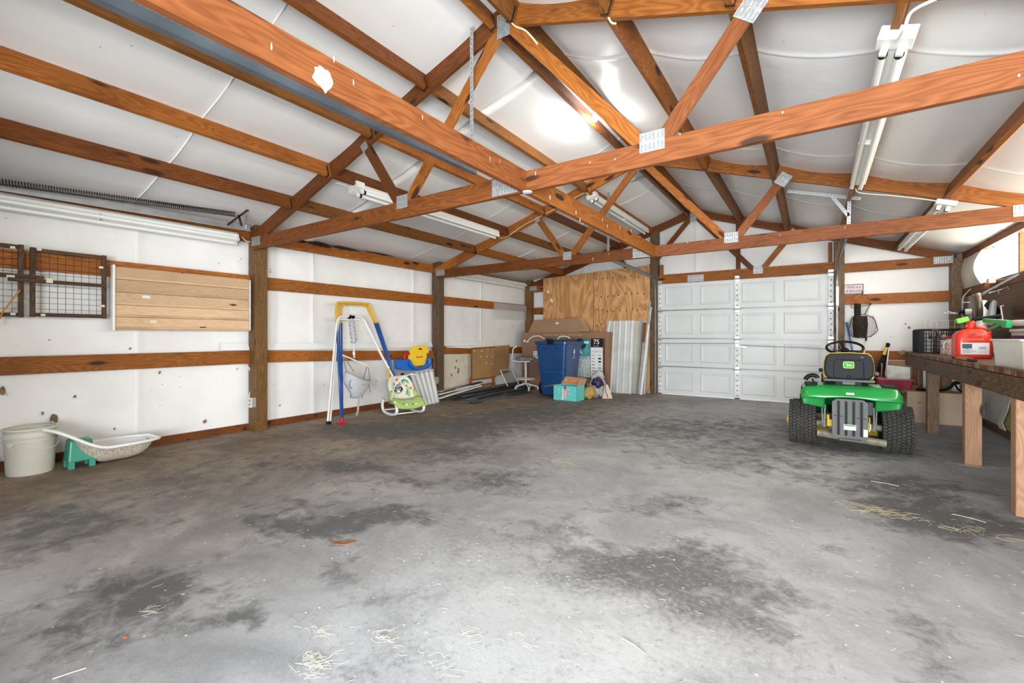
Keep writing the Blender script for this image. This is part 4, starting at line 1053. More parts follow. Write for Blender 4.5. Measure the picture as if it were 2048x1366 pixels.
# ---- infant rocker
t = thing('infant_rocker', 'white infant rocker with a green pad printed with small animals', 'baby rocker', (-4.84, 4.42, 0), 74)
for s_ in (-1, 1):
    x = s_ * .205
    path = [(x, .20, .20), (x, .235, .12), (x, .20, .045), (x, .10, .018), (x, -.02, .016), (x, -.14, .028), (x, -.215, .06), (x, -.225, .12), (x, -.17, .21)]
    o = part('rocker_rail', B().tube(smooth_pts(path, 5), .021, 8), M['grey'] if False else M['whiteplastic'], t, smooth=True)
part('cross_bar', B().tube([(-.205, -.19, .04), (.205, -.19, .04)], .009, 8).tube([(-.205, .19, .05), (.205, .19, .05)], .009, 8), M['whitetube'], t, smooth=True)
cream = plain('cream_printed_cloth', (.72, .70, .58), .85, 0, .05, 20, bump=.2); lime = plain('lime_cloth', (.40, .52, .16), .85, 0, .08, 20, bump=.2)
def padp(u, v):      # back pad, slightly cupped, rising and leaning back
    w = .185 * (1 - max(0, v - .62) ** 2 * 2.9) * (1 if v > .04 else .95)
    x = w * (2 * u - 1)
    cup = .045 * (2 * u - 1) ** 2
    return Vector((x, -.02 + .20 * v - cup - .012 * sin(pi * v), .17 + .36 * v))
o = part('back_pad', B().grid(padp, 14, 14), cream, t, smooth=True); md = o.modifiers.new('s', 'SOLIDIFY'); md.thickness = .035; md.offset = -1
def seatp(u, v): return Vector((.20 * (2 * u - 1), -.02 - .22 * v, .17 + .035 * sin(pi * v) + .03 * abs(2 * u - 1) ** 2 - .05 * v * v))
o = part('seat_pad', B().grid(seatp, 14, 8), lime, t, smooth=True); o.modifiers.new('s', 'SOLIDIFY').thickness = .03
part('pad_edge', B().tube([seatp(i / 14, 1) for i in range(15)], .028, 8), lime, t, smooth=True)
for s_ in (0, 1): part('side_bolster', B().tube([seatp(s_, 1), seatp(s_, .5), seatp(s_, 0), padp(s_, .2), padp(s_, .45)], .026, 8), lime, t, smooth=True)
part('toy_bar', B().tube(smooth_pts([(-.19, -.03, .2), (-.19, -.14, .42), (-.10, -.17, .53), (.06, -.16, .57), (.20, -.10, .52)], 6), .008, 8), M['whiteplastic'], t, smooth=True)
part('seat_frame', B().tube([(-.20, .02, .17), (-.21, -.17, .20), (.21, -.17, .20), (.20, .02, .17)], .016, 8), M['grey'], t, smooth=True)
# flat print on the pad: a masked grey animal, a small green one, leaves
def decal(pts, mat, name='printed_shape', lift=.006):
    vs = [];
    for u, v in pts: p = padp(u, v); vs.append((p.x, p.y - lift, p.z + lift * .3))
    part(name, B().add(vs, [tuple(range(len(vs)))]), mat, t)
def ell(cu, cv, ru, rv, n_=14, a=0): return [(cu + ru * cos(2 * pi * k / n_) * cos(a) - rv * sin(2 * pi * k / n_) * sin(a), cv + ru * cos(2 * pi * k / n_) * sin(a) + rv * sin(2 * pi * k / n_) * cos(a)) for k in range(n_)]
pg = plain('print_grey', (.32, .31, .30), .8); pk = plain('print_black', (.03, .03, .03), .8); pw_ = plain('print_cream', (.75, .73, .66), .8); pgr = plain('print_teal_green', (.05, .30, .17), .8); po = plain('print_orange', (.7, .16, .05), .8); pl_ = plain('print_light_green', (.25, .5, .25), .8)
decal(ell(.34, .50, .21, .19), pg); decal([(.16, .64), (.20, .78), (.30, .67)], pg); decal([(.42, .66), (.52, .76), (.54, .62)], pg)
decal(ell(.25, .49, .10, .085, a=-.5), pk, lift=.008); decal(ell(.47, .48, .10, .085, a=.5), pk, lift=.008); decal(ell(.36, .42, .07, .07), pw_, lift=.009)
for cu in (.27, .45): decal(ell(cu, .49, .028, .03), pw_, lift=.010)
decal(ell(.36, .46, .022, .018), pk, lift=.011)
decal(ell(.73, .74, .14, .11), pgr); decal(ell(.73, .70, .10, .07), pw_, lift=.008); decal(ell(.68, .71, .02, .02), pk, lift=.010); decal(ell(.78, .71, .02, .02), pk, lift=.010); decal(ell(.73, .60, .04, .05), po)
for (u, v, a, m_) in [(.62, .32, .9, pgr), (.70, .34, 1.4, pl_), (.78, .33, 1.9, pgr), (.66, .22, .6, pl_), (.84, .42, 1.9, pl_), (.80, .24, 2.4, pgr)]:
    decal([(u, v - .1), (u + .15 * cos(a) - .025, v + .08 * sin(a)), (u + .2 * cos(a), v + .22 * sin(a)), (u + .15 * cos(a) + .03, v + .08 * sin(a))], m_)
decal([(.30, .82), (.40, .90), (.52, .84), (.42, .78)], po); decal(ell(.88, .50, .04, .05), po)
for i in range(6):
    p = seatp(.2 + .12 * i, .9); part('printed_shape', B().add([(p.x - .02, p.y - .03, p.z + .02), (p.x + .015, p.y - .034, p.z + .0), (p.x + .02, p.y - .03, p.z + .025), (p.x, p.y - .02, p.z + .033)], [(0, 1, 2, 3)]), [pgr, cream, pl_][i % 3], t)

# ---- folded ribbed gate of white slats
t = thing('folded_slat_screen', 'folded white and grey slatted screen leaning on the weathered post', 'screen', (-5.2, 5.3, 0))
fx = lambda px, py: onP(px, py, (-5.12, 0, 0), (1, 0, .18))
tb = [fx(822, 746), fx(866, 738)]; bb2 = [fx(846, 815), fx(878, 805)]
for i in range(10):
    k = i / 9; a = tb[0].lerp(tb[1], k); c = bb2[0].lerp(bb2[1], k)
    wht = i % 2 == 0
    part('slat', B().bar(a + Vector((.0 if wht else -.02, 0, 0)), c + Vector((.0 if wht else -.02, 0, 0)), .052 if wht else .05, .02, up=(1, 0, 0)), M['whitetube'] if wht else M['grey'], t, local=False, bevel=.004)
part('end_rod', B().tube([tb[0] + Vector((.015, 0, -.02)), tb[1] + Vector((.015, 0, -.02))], .005, 6).tube([bb2[0] + Vector((.015, 0, .02)), bb2[1] + Vector((.015, 0, .02))], .005, 6), M['galv'], t, local=False)
part('wire_loop', B().tube(smooth_pts([fx(864, 711), fx(868, 714), fx(868, 740), fx(869, 760)]), .004, 6), plain('copper_wire', (.4, .2, .1), .5), t, local=False)
# grey moulded panel with a grip hole
gq = [(793, 746), (797, 740), (806, 738), (818, 741), (826, 748), (840, 790), (806, 800), (796, 770)]
t = thing('grey_play_panel', 'grey moulded plastic panel with a grip hole behind the rocker', 'panel', (-5.25, 4.9, 0))
gp = [onP(x, y, (-5.22, 0, 0), (1, 0, .12)) for x, y in gq]
part('panel', B().add([tuple(p) for p in gp] + [tuple(p + Vector((-.04, 0, 0))) for p in gp], [tuple(range(8)), tuple(range(15, 7, -1))] + [(i, (i + 1) % 8, (i + 1) % 8 + 8, i + 8) for i in range(8)]), M['grey'], t, local=False, bevel=.008)
gc = onP(804.5, 748, (-5.214, 0, 0), (1, 0, .12))
part('grip_hole', B().lathe([(.028, 0), (.028, .002)], 16, T(*gc) @ rot('Y', 90) @ Matrix.Diagonal((.55, 1.3, 1, 1))), M['black'], t, local=False)
solo('red_toy_part', B().lathe([(.03, 0), (.05, .01), (.045, .05), (.02, .06)], 12).box(-.02, .12, -.02, .02, .01, .04), M['red'], 'red plastic piece on the floor behind the rocker', 'toy', (-5.12, 4.86, 0), .8)

# ---- toddler swing seat resting on the folded screen
t = thing('toddler_swing', 'yellow and blue plastic toddler swing seat with a red grip', 'swing seat', (-5.2, 5.1, .62))
sx_ = -5.14
yp = [(821, 705), (822, 699), (828, 694), (852, 691), (855, 693), (854, 700), (857, 701), (857, 705), (853, 706), (852, 728), (846, 730), (829, 732), (824, 725), (819, 716)]
def plate(pix, X, th, name, mat, par, bev=.006, tilt=0.0):
    pts = [onP(x, y, (X, 0, .7), (1, 0, tilt)) for x, y in pix]; n_ = len(pts)
    return part(name, B().add([tuple(p) for p in pts] + [tuple(p + Vector((-th, 0, 0))) for p in pts], [tuple(range(n_)), tuple(range(2 * n_ - 1, n_ - 1, -1))] + [(i, (i + 1) % n_, (i + 1) % n_ + n_, i + n_) for i in range(n_)]), mat, par, local=False, bevel=bev)
plate(yp, sx_, .03, 'seat_back', M['yellow'], t)
gc = onP(840.5, 698, (sx_ + .005, 0, .7), (1, 0, 0))
part('grip_hole', B().lathe([(.02, 0), (.02, .002)], 16, T(*gc) @ rot('Y', 90) @ Matrix.Diagonal((.55, 2.0, 1, 1))), M['black'], t, local=False)
bl = [(801, 722), (818, 720), (822, 732), (838, 737), (852, 733), (857, 716), (862, 716), (862, 728), (858, 735), (840, 740), (822, 740), (802, 737)]
plate(bl, sx_ + .04, .14, 'seat_base', M['blueplastic'], t, .01)
part('seat_rim', B().tube(smooth_pts([onP(x, y, (sx_ + .07, 0, .7), (1, 0, 0)) for x, y in [(820, 722), (823, 731), (834, 737), (848, 735), (858, 728), (859, 717)]], 5), .025, 10), M['blueplastic'], t, local=False, smooth=True)
part('grip', B().tube(smooth_pts([onP(x, y, (sx_ - .01, 0, .7), (1, 0, 0)) for x, y in [(818, 707), (811, 710), (809, 716), (813, 721)]], 5), .024, 8), M['red'], t, local=False, smooth=True)
lettering('little kid', .042, M['red'], t, WM[t.name].inverted() @ T(*onX(839, 714, sx_ + .0015)) @ FACE_X, name='printed_word', bold=.001)
part('harness_rope', B().tube([onX(838, 731, sx_ + .09), onX(839, 739, sx_ + .1)], .008, 6), M['red'], t, local=False)

# ---- white screen frame leaning
t = thing('screen_frame', 'small empty white window screen frame leaning beside the pin boards', 'frame', (-5.3, 7.7, 0))
q = [onP(x, y, (-5.24, 0, 0), (1, 0, .3)) for x, y in [(1001, 741), (1022.5, 738.5), (1039.5, 772), (1018, 777.5)]]
for i in range(4): part('frame_bar', B().bar(q[i], q[(i + 1) % 4], .012, .022, up=(1, 0, .3)), M['whitetube'], t, local=False)
sm = plain('insect_screen', (.1, .1, .1), .8, alpha=.35)
part('insect_screen', B().add([tuple(p) for p in q], [(0, 1, 2, 3)]), sm, t, local=False)

# ---- siding strips lying along the wall
dkst = plain('dark_siding', (.035, .038, .042), .5, 0, .3, 5); gyst = plain('grey_siding', (.16, .165, .17), .5, 0, .2, 5)
r_ = random.Random(3)
for i in range(16):
    a = Vector((-5.30 + .055 * i * .9 + r_.uniform(-.03, .03), 5.95 + r_.uniform(-.2, .25), 0)); L = r_.uniform(1.5, 2.5); an = radians(90 + r_.uniform(-3, 9))
    if i > 11: L *= .6; a.y -= .12
    z = .008 + (.055 * max(0, (6 - i)) / 6)
    b_ = B(); w = .055
    b_.box(0, L, -w, w, 0, .004).box(0, L, w - .004, w, 0, .014).box(0, L, -w, -w + .004, -.004, .012)
    solo('siding_strip', b_, dkst if i % 3 else gyst, '%s siding strip on the floor, number %s out from the left wall' % ('black' if i % 3 else 'dark grey', ['one', 'two', 'three', 'four', 'five', 'six', 'seven', 'eight', 'nine', 'ten', 'eleven', 'twelve', 'thirteen', 'fourteen', 'fifteen', 'sixteen'][i]), 'siding strip', group='dark siding strips on the floor', mat4=T(a.x, a.y, z) @ Matrix.Rotation(an, 4, 'Z') @ rot('X', r_.uniform(-8, 8)) @ rot('Y', 0))
for i, (a, c, m_) in enumerate([((876, 797), (961, 771), 'whiteplastic'), ((876, 789), (958, 768), 'whiteplastic'), ((878, 783), (940, 771), 'grey'), ((884, 783), (962, 764), 'darksteel')]):
    A = onP(*a, (-5.17, 0, 0), (1, 0, .6)); Cc = onP(*c, (-5.17, 0, 0), (1, 0, .6))
    A.z = max(A.z, .03 + .02 * i); Cc.z = max(Cc.z, .08 + .02 * i)
    solo('trim_strip', B().bar(A, Cc, .07, .018), M[m_], ['lowest white trim strip on the siding pile by the post', 'upper white trim strip on the siding pile by the post', 'grey trim strip on top of the siding pile', 'thin dark strip at the back of the siding pile'][i], 'trim strip', bevel=.002)

# ================================================================== FAR CORNER
# plywood sheets standing against the far wall
for i, (x0, x1, zt0, zt1, lab) in enumerate([(-4.965, -3.775, 2.385, 2.425, 'left plywood sheet with swirling grain on the far wall'), (-3.765, -2.60, 2.43, 2.47, 'right plywood sheet with rows of knot holes beside the garage door post')]):
    t = thing('plywood_sheet', lab, 'plywood', (x0, 8.64, 0))
    part('sheet', B().add([(0, 0, 0), (x1 - x0, 0, 0), (x1 - x0, 0, zt1), (0, 0, zt0), (0, .015, 0), (x1 - x0, .015, 0), (x1 - x0, .015, zt1), (0, .015, zt0)], [(0, 1, 2, 3), (7, 6, 5, 4), (0, 4, 5, 1), (1, 5, 6, 2), (2, 6, 7, 3), (3, 7, 4, 0)]), M['ply'], t)
    r_ = random.Random(11)
    if i:
        for z in (2.28, 1.93, 1.62, 1.33):
            for k in range(9):
                x = .06 + k * .125 + r_.uniform(-.02, .02); zz = z + r_.uniform(-.02, .03)
                part('screw_hole', B().prism([(-.008, -.018), (.008, -.02), (.010, .015), (-.006, .02)], 0, .002, T(x, -.001, zz) @ rot('X', 90)), M['darkframe'], t)
    else:
        for x, z in ((.12, 2.08), (.21, 1.89)):
            part('paint_smear', B().prism([(r_.uniform(.02, .05) * cos(a) * .8, r_.uniform(.02, .06) * sin(a)) for a in [k * pi / 5 for k in range(10)]], 0, .001, T(x, -.0008, z) @ rot('X', 90)), M['white'], t)

# ---- large television carton
M['print_black'] = plain('black_ink', (.012, .012, .014), .55); M['print_white'] = plain('white_ink', (.80, .81, .82), .5)
m, nt, n, l, b = newmat('printed_shore_picture')    # printed aerial picture: teal water running into white surf and pebbles
tc = n.new('ShaderNodeTexCoord'); sx = n.new('ShaderNodeSeparateXYZ'); l.new(tc.outputs['Generated'], sx.inputs[0])
n1 = n.new('ShaderNodeTexNoise'); n1.inputs['Scale'].default_value = 4; n1.inputs['Detail'].default_value = 5; l.new(tc.outputs['Generated'], n1.inputs['Vector'])
n2 = n.new('ShaderNodeTexNoise'); n2.inputs['Scale'].default_value = 38; n2.inputs['Detail'].default_value = 4; l.new(tc.outputs['Generated'], n2.inputs['Vector'])
r1 = n.new('ShaderNodeValToRGB'); r1.color_ramp.elements[0].position = .35; r1.color_ramp.elements[0].color = (.02, .13, .16, 1); r1.color_ramp.elements[1].position = .68; r1.color_ramp.elements[1].color = (.10, .42, .46, 1); l.new(n1.outputs[0], r1.inputs[0])
r2 = n.new('ShaderNodeValToRGB'); r2.color_ramp.elements[0].position = .45; r2.color_ramp.elements[0].color = (.22, .32, .34, 1); r2.color_ramp.elements[1].position = .55; r2.color_ramp.elements[1].color = (.72, .74, .72, 1); l.new(n2.outputs[0], r2.inputs[0])
ma = n.new('ShaderNodeMath'); ma.operation = 'MULTIPLY_ADD'; ma.inputs[1].default_value = .35; l.new(n1.outputs[0], ma.inputs[0]); l.new(sx.outputs['Z'], ma.inputs[2])
mr = n.new('ShaderNodeMapRange'); mr.inputs[1].default_value = .66; mr.inputs[2].default_value = .74; mr.inputs[3].default_value = 1; mr.inputs[4].default_value = 0; l.new(ma.outputs[0], mr.inputs[0])
mx = n.new('ShaderNodeMix'); mx.data_type = 'RGBA'; l.new(mr.outputs[0], mx.inputs[0]); l.new(r1.outputs[0], mx.inputs[6]); l.new(r2.outputs[0], mx.inputs[7]); l.new(mx.outputs[2], b.inputs['Base Color']); b.inputs['Roughness'].default_value = .5
M['shore'] = m
TX0, TX1, TH, TY = -5.33, -3.31, 1.185, 8.32
tv = thing('television_carton', 'huge flat cardboard television carton printed with 75, standing behind the blue bin', 'cardboard box', (TX0, TY, 0))
TW = TX1 - TX0
part('box', B().box(0, TW, 0, .24, 0, TH), plain('carton_brown', (.30, .165, .098), .8, 0, .05, 2), tv, bevel=.006)
part('picture_print', B().box(.74, TW - .39, -.002, 0, .27, 1.06), M['shore'], tv)
part('dark_strip', B().box(TW - .12, TW - .075, -.002, 0, .26, 1.06), plain('maroon_ink', (.12, .045, .03), .7), tv)
part('dark_strip', B().box(.70, TW - .12, -.0015, 0, .25, .275), M['print_black'], tv)
part('black_panel', B().box(TW - .375, TW - .12, -.003, 0, .88, 1.06), M['print_black'], tv)
part('white_panel', B().box(TW - .375, TW - .12, -.003, 0, .275, .88), M['print_white'], tv)
fy = lambda x, z, y=-.0035: T(x, y, z) @ FACE_Y
lettering('75', .135, M['print_white'], tv, fy(TW - .255, .985), bold=.0015)
lettering('INCH CLASS', .022, M['print_white'], tv, fy(TW - .26, .905))
lettering('webOS', .068, plain('pale_grey_ink', (.45, .46, .48), .6), tv, fy(TW - .245, .80))
lettering('LG', .06, M['print_white'], tv, fy(.16, .985))
part('round_logo', B().lathe([(.028, 0), (.028, .001)], 20, fy(.075, 1.0)), M['print_white'], tv)
r_ = random.Random(5); icol = [M['print_black'], plain('red_ink', (.6, .06, .04), .6), plain('orange_ink', (.65, .22, .04), .6), plain('grey_ink', (.25, .26, .28), .6)]
for i in range(7):
    for j in range(2):
        cx = TW - .32 + .135 * j; cz = .72 - i * .062
        part('app_badge', B().box(cx - .03, cx + .03, -.0045, -.003, cz - (.016 if (i, j) in ((1, 1), (2, 1)) else .007), cz + (.016 if (i, j) in ((1, 1), (2, 1)) else .007)), icol[0 if j and i in (1, 2) else r_.choice((0, 1, 3, 3, 3))] if True else None, tv)
lettering('MPORTANT  KEEP UPRIGHT  FRAGILE  GLASS', .045, M['cardboard_pale'], tv, fy(1.0, 1.125), bold=.001)
part('triangle_mark', B().prism([(-.03, .02), (.03, .02), (0, -.03)], 0, .001, fy(.31, 1.11)), M['cardboard_pale'], tv)
part('surfer_print', B().prism([(0, .07), (.11, -.09), (.02, -.04), (-.05, -.02)], 0, .001, fy(1.37, .82)), M['print_white'], tv)
part('shadow_print', B().prism([(0, 0), (.09, .11), (.13, .10), (.11, 0), (.05, -.04)], 0, .001, fy(1.42, .88, -.0028)), plain('deep_teal_ink', (.005, .05, .06), .6), tv)
part('sticker', B().box(1.50, 1.60, -.0045, 0, .955, 1.0), M['print_white'], tv)
part('symbol_label', B().box(.30, .43, -.003, 0, .62, .78), M['print_white'], tv)
for a, c, mm in ((.32, .73, 1), (.38, .73, 3), (.32, .67, 0), (.38, .67, 0)): part('symbol', B().box(a, a + .025, -.004, 0, c, c + .025), icol[mm], tv)
part('side_print', B().box(.03, .44, -.002, 0, .22, .56), plain('mauve_ink', (.20, .115, .09), .8), tv)
part('side_label', B().box(.46, .54, -.003, 0, .28, .46), plain('pinkish_label', (.70, .55, .55), .6), tv)
part('side_label', B().box(.06, .12, -.003, 0, .36, .54), M['cardboard_pale'], tv)
part('black_tab', B().prism([(-.05, -.05), (-.02, .03), (.02, .03), (.05, -.05)], 0, .001, fy(1.78, .20)), M['print_black'], tv)
part('top_tape', B().box(0.02, .2, -.002, 0, 1.14, 1.165), M['cardboard'], tv)
part('flap_base', B().box(TW - .45, TW - .04, -.035, -.03, .0, .16), M['cardboard_pale'], tv)

# ---- box lying on the carton
t = thing('cardboard_box', 'long brown cardboard box resting on top of the television carton', 'cardboard box', (-5.12, 8.33, TH))
q = [(-5.16, 8.30), (-4.04, 8.30)]
A = [(-.04, -.02, .0), (1.10, -.02, .0), (1.10, .23, .0), (-.04, .23, .0), (.07, .03, .265), (1.16, .03, .30), (1.16, .26, .30), (.07, .26, .265)]
part('box', B().add(A, [(0, 3, 2, 1), (4, 5, 6, 7), (0, 1, 5, 4), (1, 2, 6, 5), (2, 3, 7, 6), (3, 0, 4, 7)]), M['cardboard'], t, bevel=.004)
part('flap', B().add([(1.16, .03, .30), (1.32, -.01, .02), (1.32, .2, .02), (1.16, .26, .30), (1.155, .03, .30), (1.315, -.01, .015), (1.315, .2, .015), (1.155, .26, .30)], [(0, 1, 2, 3), (7, 6, 5, 4), (0, 4, 5, 1), (1, 5, 6, 2)]), M['cardboard_pale'], t)
part('side_gusset', B().add([(1.10, -.02, 0), (1.32, -.01, .02), (1.16, .03, .3)], [(0, 1, 2)]), M['cardboard'], t)  # triangular card piece between the box end and its flap
part('label', B().box(.64, .70, -.006, .0, .17, .21, Matrix.Shear('XZ', 4, (0, 0))), M['print_white'], t)
part('printed_mark', B().tube([(.40, -.005, .05), (.46, .012, .13), (.43, .02, .2)], .004, 4).tube([(.49, -.004, .06), (.55, -.004, .06), (.56, .003, .10), (.50, .003, .10)], .004, 4, closed=True).tube([(.48, .015, .18), (.56, .022, .24)], .004, 4), M['darkframe'], t)
for x in (.02, 1.0): part('tape_patch', B().box(x, x + .09, -.002, .012, .09, .14), M['cork'], t)

# ---- stool
t = thing('stool', 'white tube framed work stool with a grey padded seat, left of the blue bin', 'stool', (-4.93, 7.85, 0))
part('seat', B().lathe([(0, .60), (.17, .60), (.20, .615), (.205, .645), (.19, .665), (0, .67)], 24, cap=False), plain('grey_seat_vinyl', (.24, .235, .225), .6, 0, .4, 12), t, smooth=True)
part('back_tube', B().tube(smooth_pts([(.18, -.12, .59), (-.02, -.17, .585), (-.20, -.16, .59), (-.265, -.12, .62), (-.275, -.08, .72), (-.27, -.06, .84), (-.20, -.02, .90)], 5), .014, 8), M['whitetube'], t, smooth=True)
part('column', B().tube([(0, 0, .12), (0, 0, .60)], .022, 12), M['whitetube'], t, smooth=True)
part('foot_ring', B().tube([(.19 * cos(a), .19 * sin(a), .22) for a in [k * pi / 12 for k in range(24)]], .010, 6, closed=True).tube([(-.19, 0, .22), (.19, 0, .22)], .008, 6), M['whitetube'], t)
for k in range(5):
    a = 2 * pi * k / 5 + .5; part('foot', B().tube([(.02 * cos(a), .02 * sin(a), .12), (.25 * cos(a), .25 * sin(a), .06)], .015, 8).tube([(.25 * cos(a), .25 * sin(a), .06), (.25 * cos(a), .25 * sin(a), .0)], .018, 8), M['whitetube'], t)

# ---- blue wheeled bin
M['binblue'] = plain('blue_bin_plastic', (.006, .052, .165), .33, 0, .12, 3)
M['bingrey'] = plain('bin_lid_grey', (.09, .085, .085), .5)
t = thing('wheeled_bin', 'large blue wheeled recycling bin with its lid hanging open', 'bin', (-3.93, 7.42, 0), 0)
def rr(hx, hy, r, z, n_=5):
    out = []
    for cx, cy, a0 in ((hx - r, hy - r, 0), (-hx + r, hy - r, pi / 2), (-hx + r, -hy + r, pi), (hx - r, -hy + r, 3 * pi / 2)):
        for k in range(n_ + 1): a = a0 + pi / 2 * k / n_; out.append((cx + r * cos(a), cy + r * sin(a), z))
    return out
def loft(rings, cap0=True, cap1=True):
    n_ = len(rings[0]); vs = [p for r0 in rings for p in r0]
    fs = [(i * n_ + k, i * n_ + (k + 1) % n_, (i + 1) * n_ + (k + 1) % n_, (i + 1) * n_ + k) for i in range(len(rings) - 1) for k in range(n_)]
    if cap0: fs.append(tuple(range(n_ - 1, -1, -1)))
    if cap1: fs.append(tuple((len(rings) - 1) * n_ + k for k in range(n_)))
    return B().add(vs, fs)
o = part('body', loft([rr(.235, .25, .05, .03), rr(.27, .29, .06, .42), rr(.315, .335, .06, 1.0), rr(.30, .32, .06, 1.0), rr(.25, .27, .05, .42), rr(.22, .235, .05, .06)]), M['binblue'], t)
part('rim', loft([rr(.315, .335, .06, .955), rr(.345, .365, .07, .96), rr(.345, .365, .07, 1.005), rr(.305, .325, .06, 1.01)], False, False), M['binblue'], t)
part('front_lip', B().box(-.22, .22, -.30, -.285, .42, .47), M['binblue'], t, bevel=.01)
for x in (-.26, -.10, .10): part('moulded_rib', B().prism([(-.03, .955), (.03, .955), (0, .86)], -.01, .015, T(x, -.325, 0) @ rot('X', 90)), M['binblue'], t)
for s_ in (-1, 1):
    w_ = part('wheel', B().lathe([(.03, -.03), (.13, -.03), (.14, -.015), (.14, .015), (.13, .03), (.03, .03)], 24, T(s_ * .0 - .30, .10 + s_ * .15, .14) @ rot('Y', 90) @ T(0, 0, 0)), M['black'], t, smooth=False)
    part('hub', B().lathe([(.05, -.034), (.05, .034)], 10, T(-.30, .10 + s_ * .15, .14) @ rot('Y', 90)), M['grey'], w_, local=True)
part('axle', B().tube([(-.28, -.08, .14), (-.28, .28, .14)], .012), M['darksteel'], t)
part('hinge_bar', B().tube([(-.30, .02, 1.03), (-.33, .10, 1.05), (-.33, .26, 1.05), (-.30, .33, 1.03)], .018), M['binblue'], t)
part('lid', B().grid(lambda u, v: (-.32 + .68 * u, .36 - .38 * v, 1.012 + .05 * sin(pi * v) * (.4 + .6 * u)), 8, 6), M['bingrey'], t)
part('lid_latch', B().box(-.05, .09, -.375, -.34, .955, 1.035), M['black'], t, bevel=.01)
# leaf-like recycling emblem on the shaded side
e0 = T(.305, 0.02, .80) @ rot('Y', 3.5) @ FACE_X
part('emblem', B().prism([(0, .075), (.022, .045), (.012, .03), (.034, .02), (.022, -.012), (0, -.02), (-.022, -.012), (-.034, .02), (-.012, .03), (-.022, .045)], 0, .002, e0).prism([(-.02, -.04), (.02, -.04), (.012, -.06), (-.012, -.06)], 0, .002, e0), M['print_white'], t)
part('emblem', B().prism([(-.045, -.085), (.045, -.085), (.045, -.095), (-.045, -.095)], 0, .002, e0), M['print_white'], t)
# white curved handles showing above the bin
hd = lambda px, py: onY(px, py, 7.95)
for lab, pts in (('left white curved tube handle rising behind the blue bin', [(1053, 685), (1060, 677), (1068, 673), (1078, 672), (1086, 676), (1091, 681), (1093, 700)]), ('right white curved tube handle rising behind the blue bin', [(1112, 700), (1116, 677), (1124, 673), (1132, 673), (1139, 677), (1144, 700)])):
    ps = [hd(*p) for p in pts]; ps = ([Vector((ps[0].x, ps[0].y, 0))] if 'right' in lab else []) + ps + [Vector((ps[-1].x, ps[-1].y, 0))]
    solo('curved_handle', B().tube(smooth_pts(ps, 4), .013, 8), M['whitetube'], lab, 'tube', smooth=True)

# ---- nappy box
M['teal'] = plain('teal_printed_card', (.13, .55, .52), .55); M['orangecard'] = plain('orange_card_inside', (.50, .24, .10), .8, 0, .1, 4)
t = thing('nappy_box', 'small open turquoise printed carton in front of the blue bin', 'cardboard box', (-3.50, 6.98, 0), 0)
bw, bd, bh = .225, .15, .255
for nm, bx_ in (('panel', (-bw, bw, -bd, -bd + .004, 0, bh)), ('panel', (-bw, bw, bd - .004, bd, 0, bh)), ('panel', (-bw, -bw + .004, -bd, bd, 0, bh)), ('panel', (bw - .004, bw, -bd, bd, 0, bh)), ('bottom', (-bw, bw, -bd, bd, 0, .004))):
    part(nm, B().box(*bx_), M['teal'], t)
fl = B().add([(-bw, bd, bh), (bw, bd, bh), (bw, bd + .04, bh + .12), (-bw, bd + .04, bh + .13)], [(0, 1, 2, 3)])
part('flap', fl, M['orangecard'], t).modifiers.new('s', 'SOLIDIFY').thickness = .004
part('flap', B().add([(-bw, -bd, bh), (-bw, bd, bh), (-bw - .17, bd + .02, bh - .02), (-bw - .17, -bd - .03, bh - .03)], [(0, 1, 2, 3)]), M['orangecard'], t).modifiers.new('s', 'SOLIDIFY').thickness = .004
part('flap', B().add([(bw, -bd, bh), (bw, bd, bh), (bw + .05, bd, bh + .11), (bw + .05, -bd, bh + .11)], [(0, 1, 2, 3)]), M['cardboard_pale'], t).modifiers.new('s', 'SOLIDIFY').thickness = .004
mag = plain('magenta_ink', (.42, .03, .30), .6); sal = plain('salmon_ink', (.75, .20, .15), .6); yl = plain('yellow_ink', (.75, .6, .1), .6)
F_ = T(0, -bd - .0015, 0)
part('purple_tag', B().box(-.02, .025, -bd - .002, -bd, bh - .055, bh), mag, t)
part('salmon_band', B().box(-.015, .035, -bd - .0015, -bd, .05, bh - .055), sal, t)
lettering('Pampers', .055, M['print_white'], t, F_ @ T(-.04, -.0015, .115) @ rot('Y', -90) @ FACE_Y, bold=.002)
lettering('Cruisers', .042, M['print_white'], t, F_ @ T(.012, -.0015, .115) @ rot('Y', -90) @ FACE_Y, bold=.001)
for x, z, s_, m_ in ((-.11, .14, .014, yl), (.09, .13, .012, M['print_white']), (-.12, .19, .012, M['print_white']), (.06, .20, .012, M['print_white'])):
    part('star_print', B().lathe([(s_, 0), (s_, .001)], 5, T(x, -bd - .001, z) @ FACE_Y), m_, t)
lettering('1', .05, M['print_white'], t, F_ @ T(-.19, -.001, .03) @ FACE_Y)
part('side_print', B().box(-bw - .002, -bw, -.08, .05, .12, .19), M['red'], t)
lettering('7', .07, M['print_white'], t, T(-.14, bd + .012, bh + .06) @ rot('X', -18) @ FACE_Y)
part('number_tab', B().box(-.02, .06, bd + .008, bd + .012, bh + .04, bh + .075), sal, t)

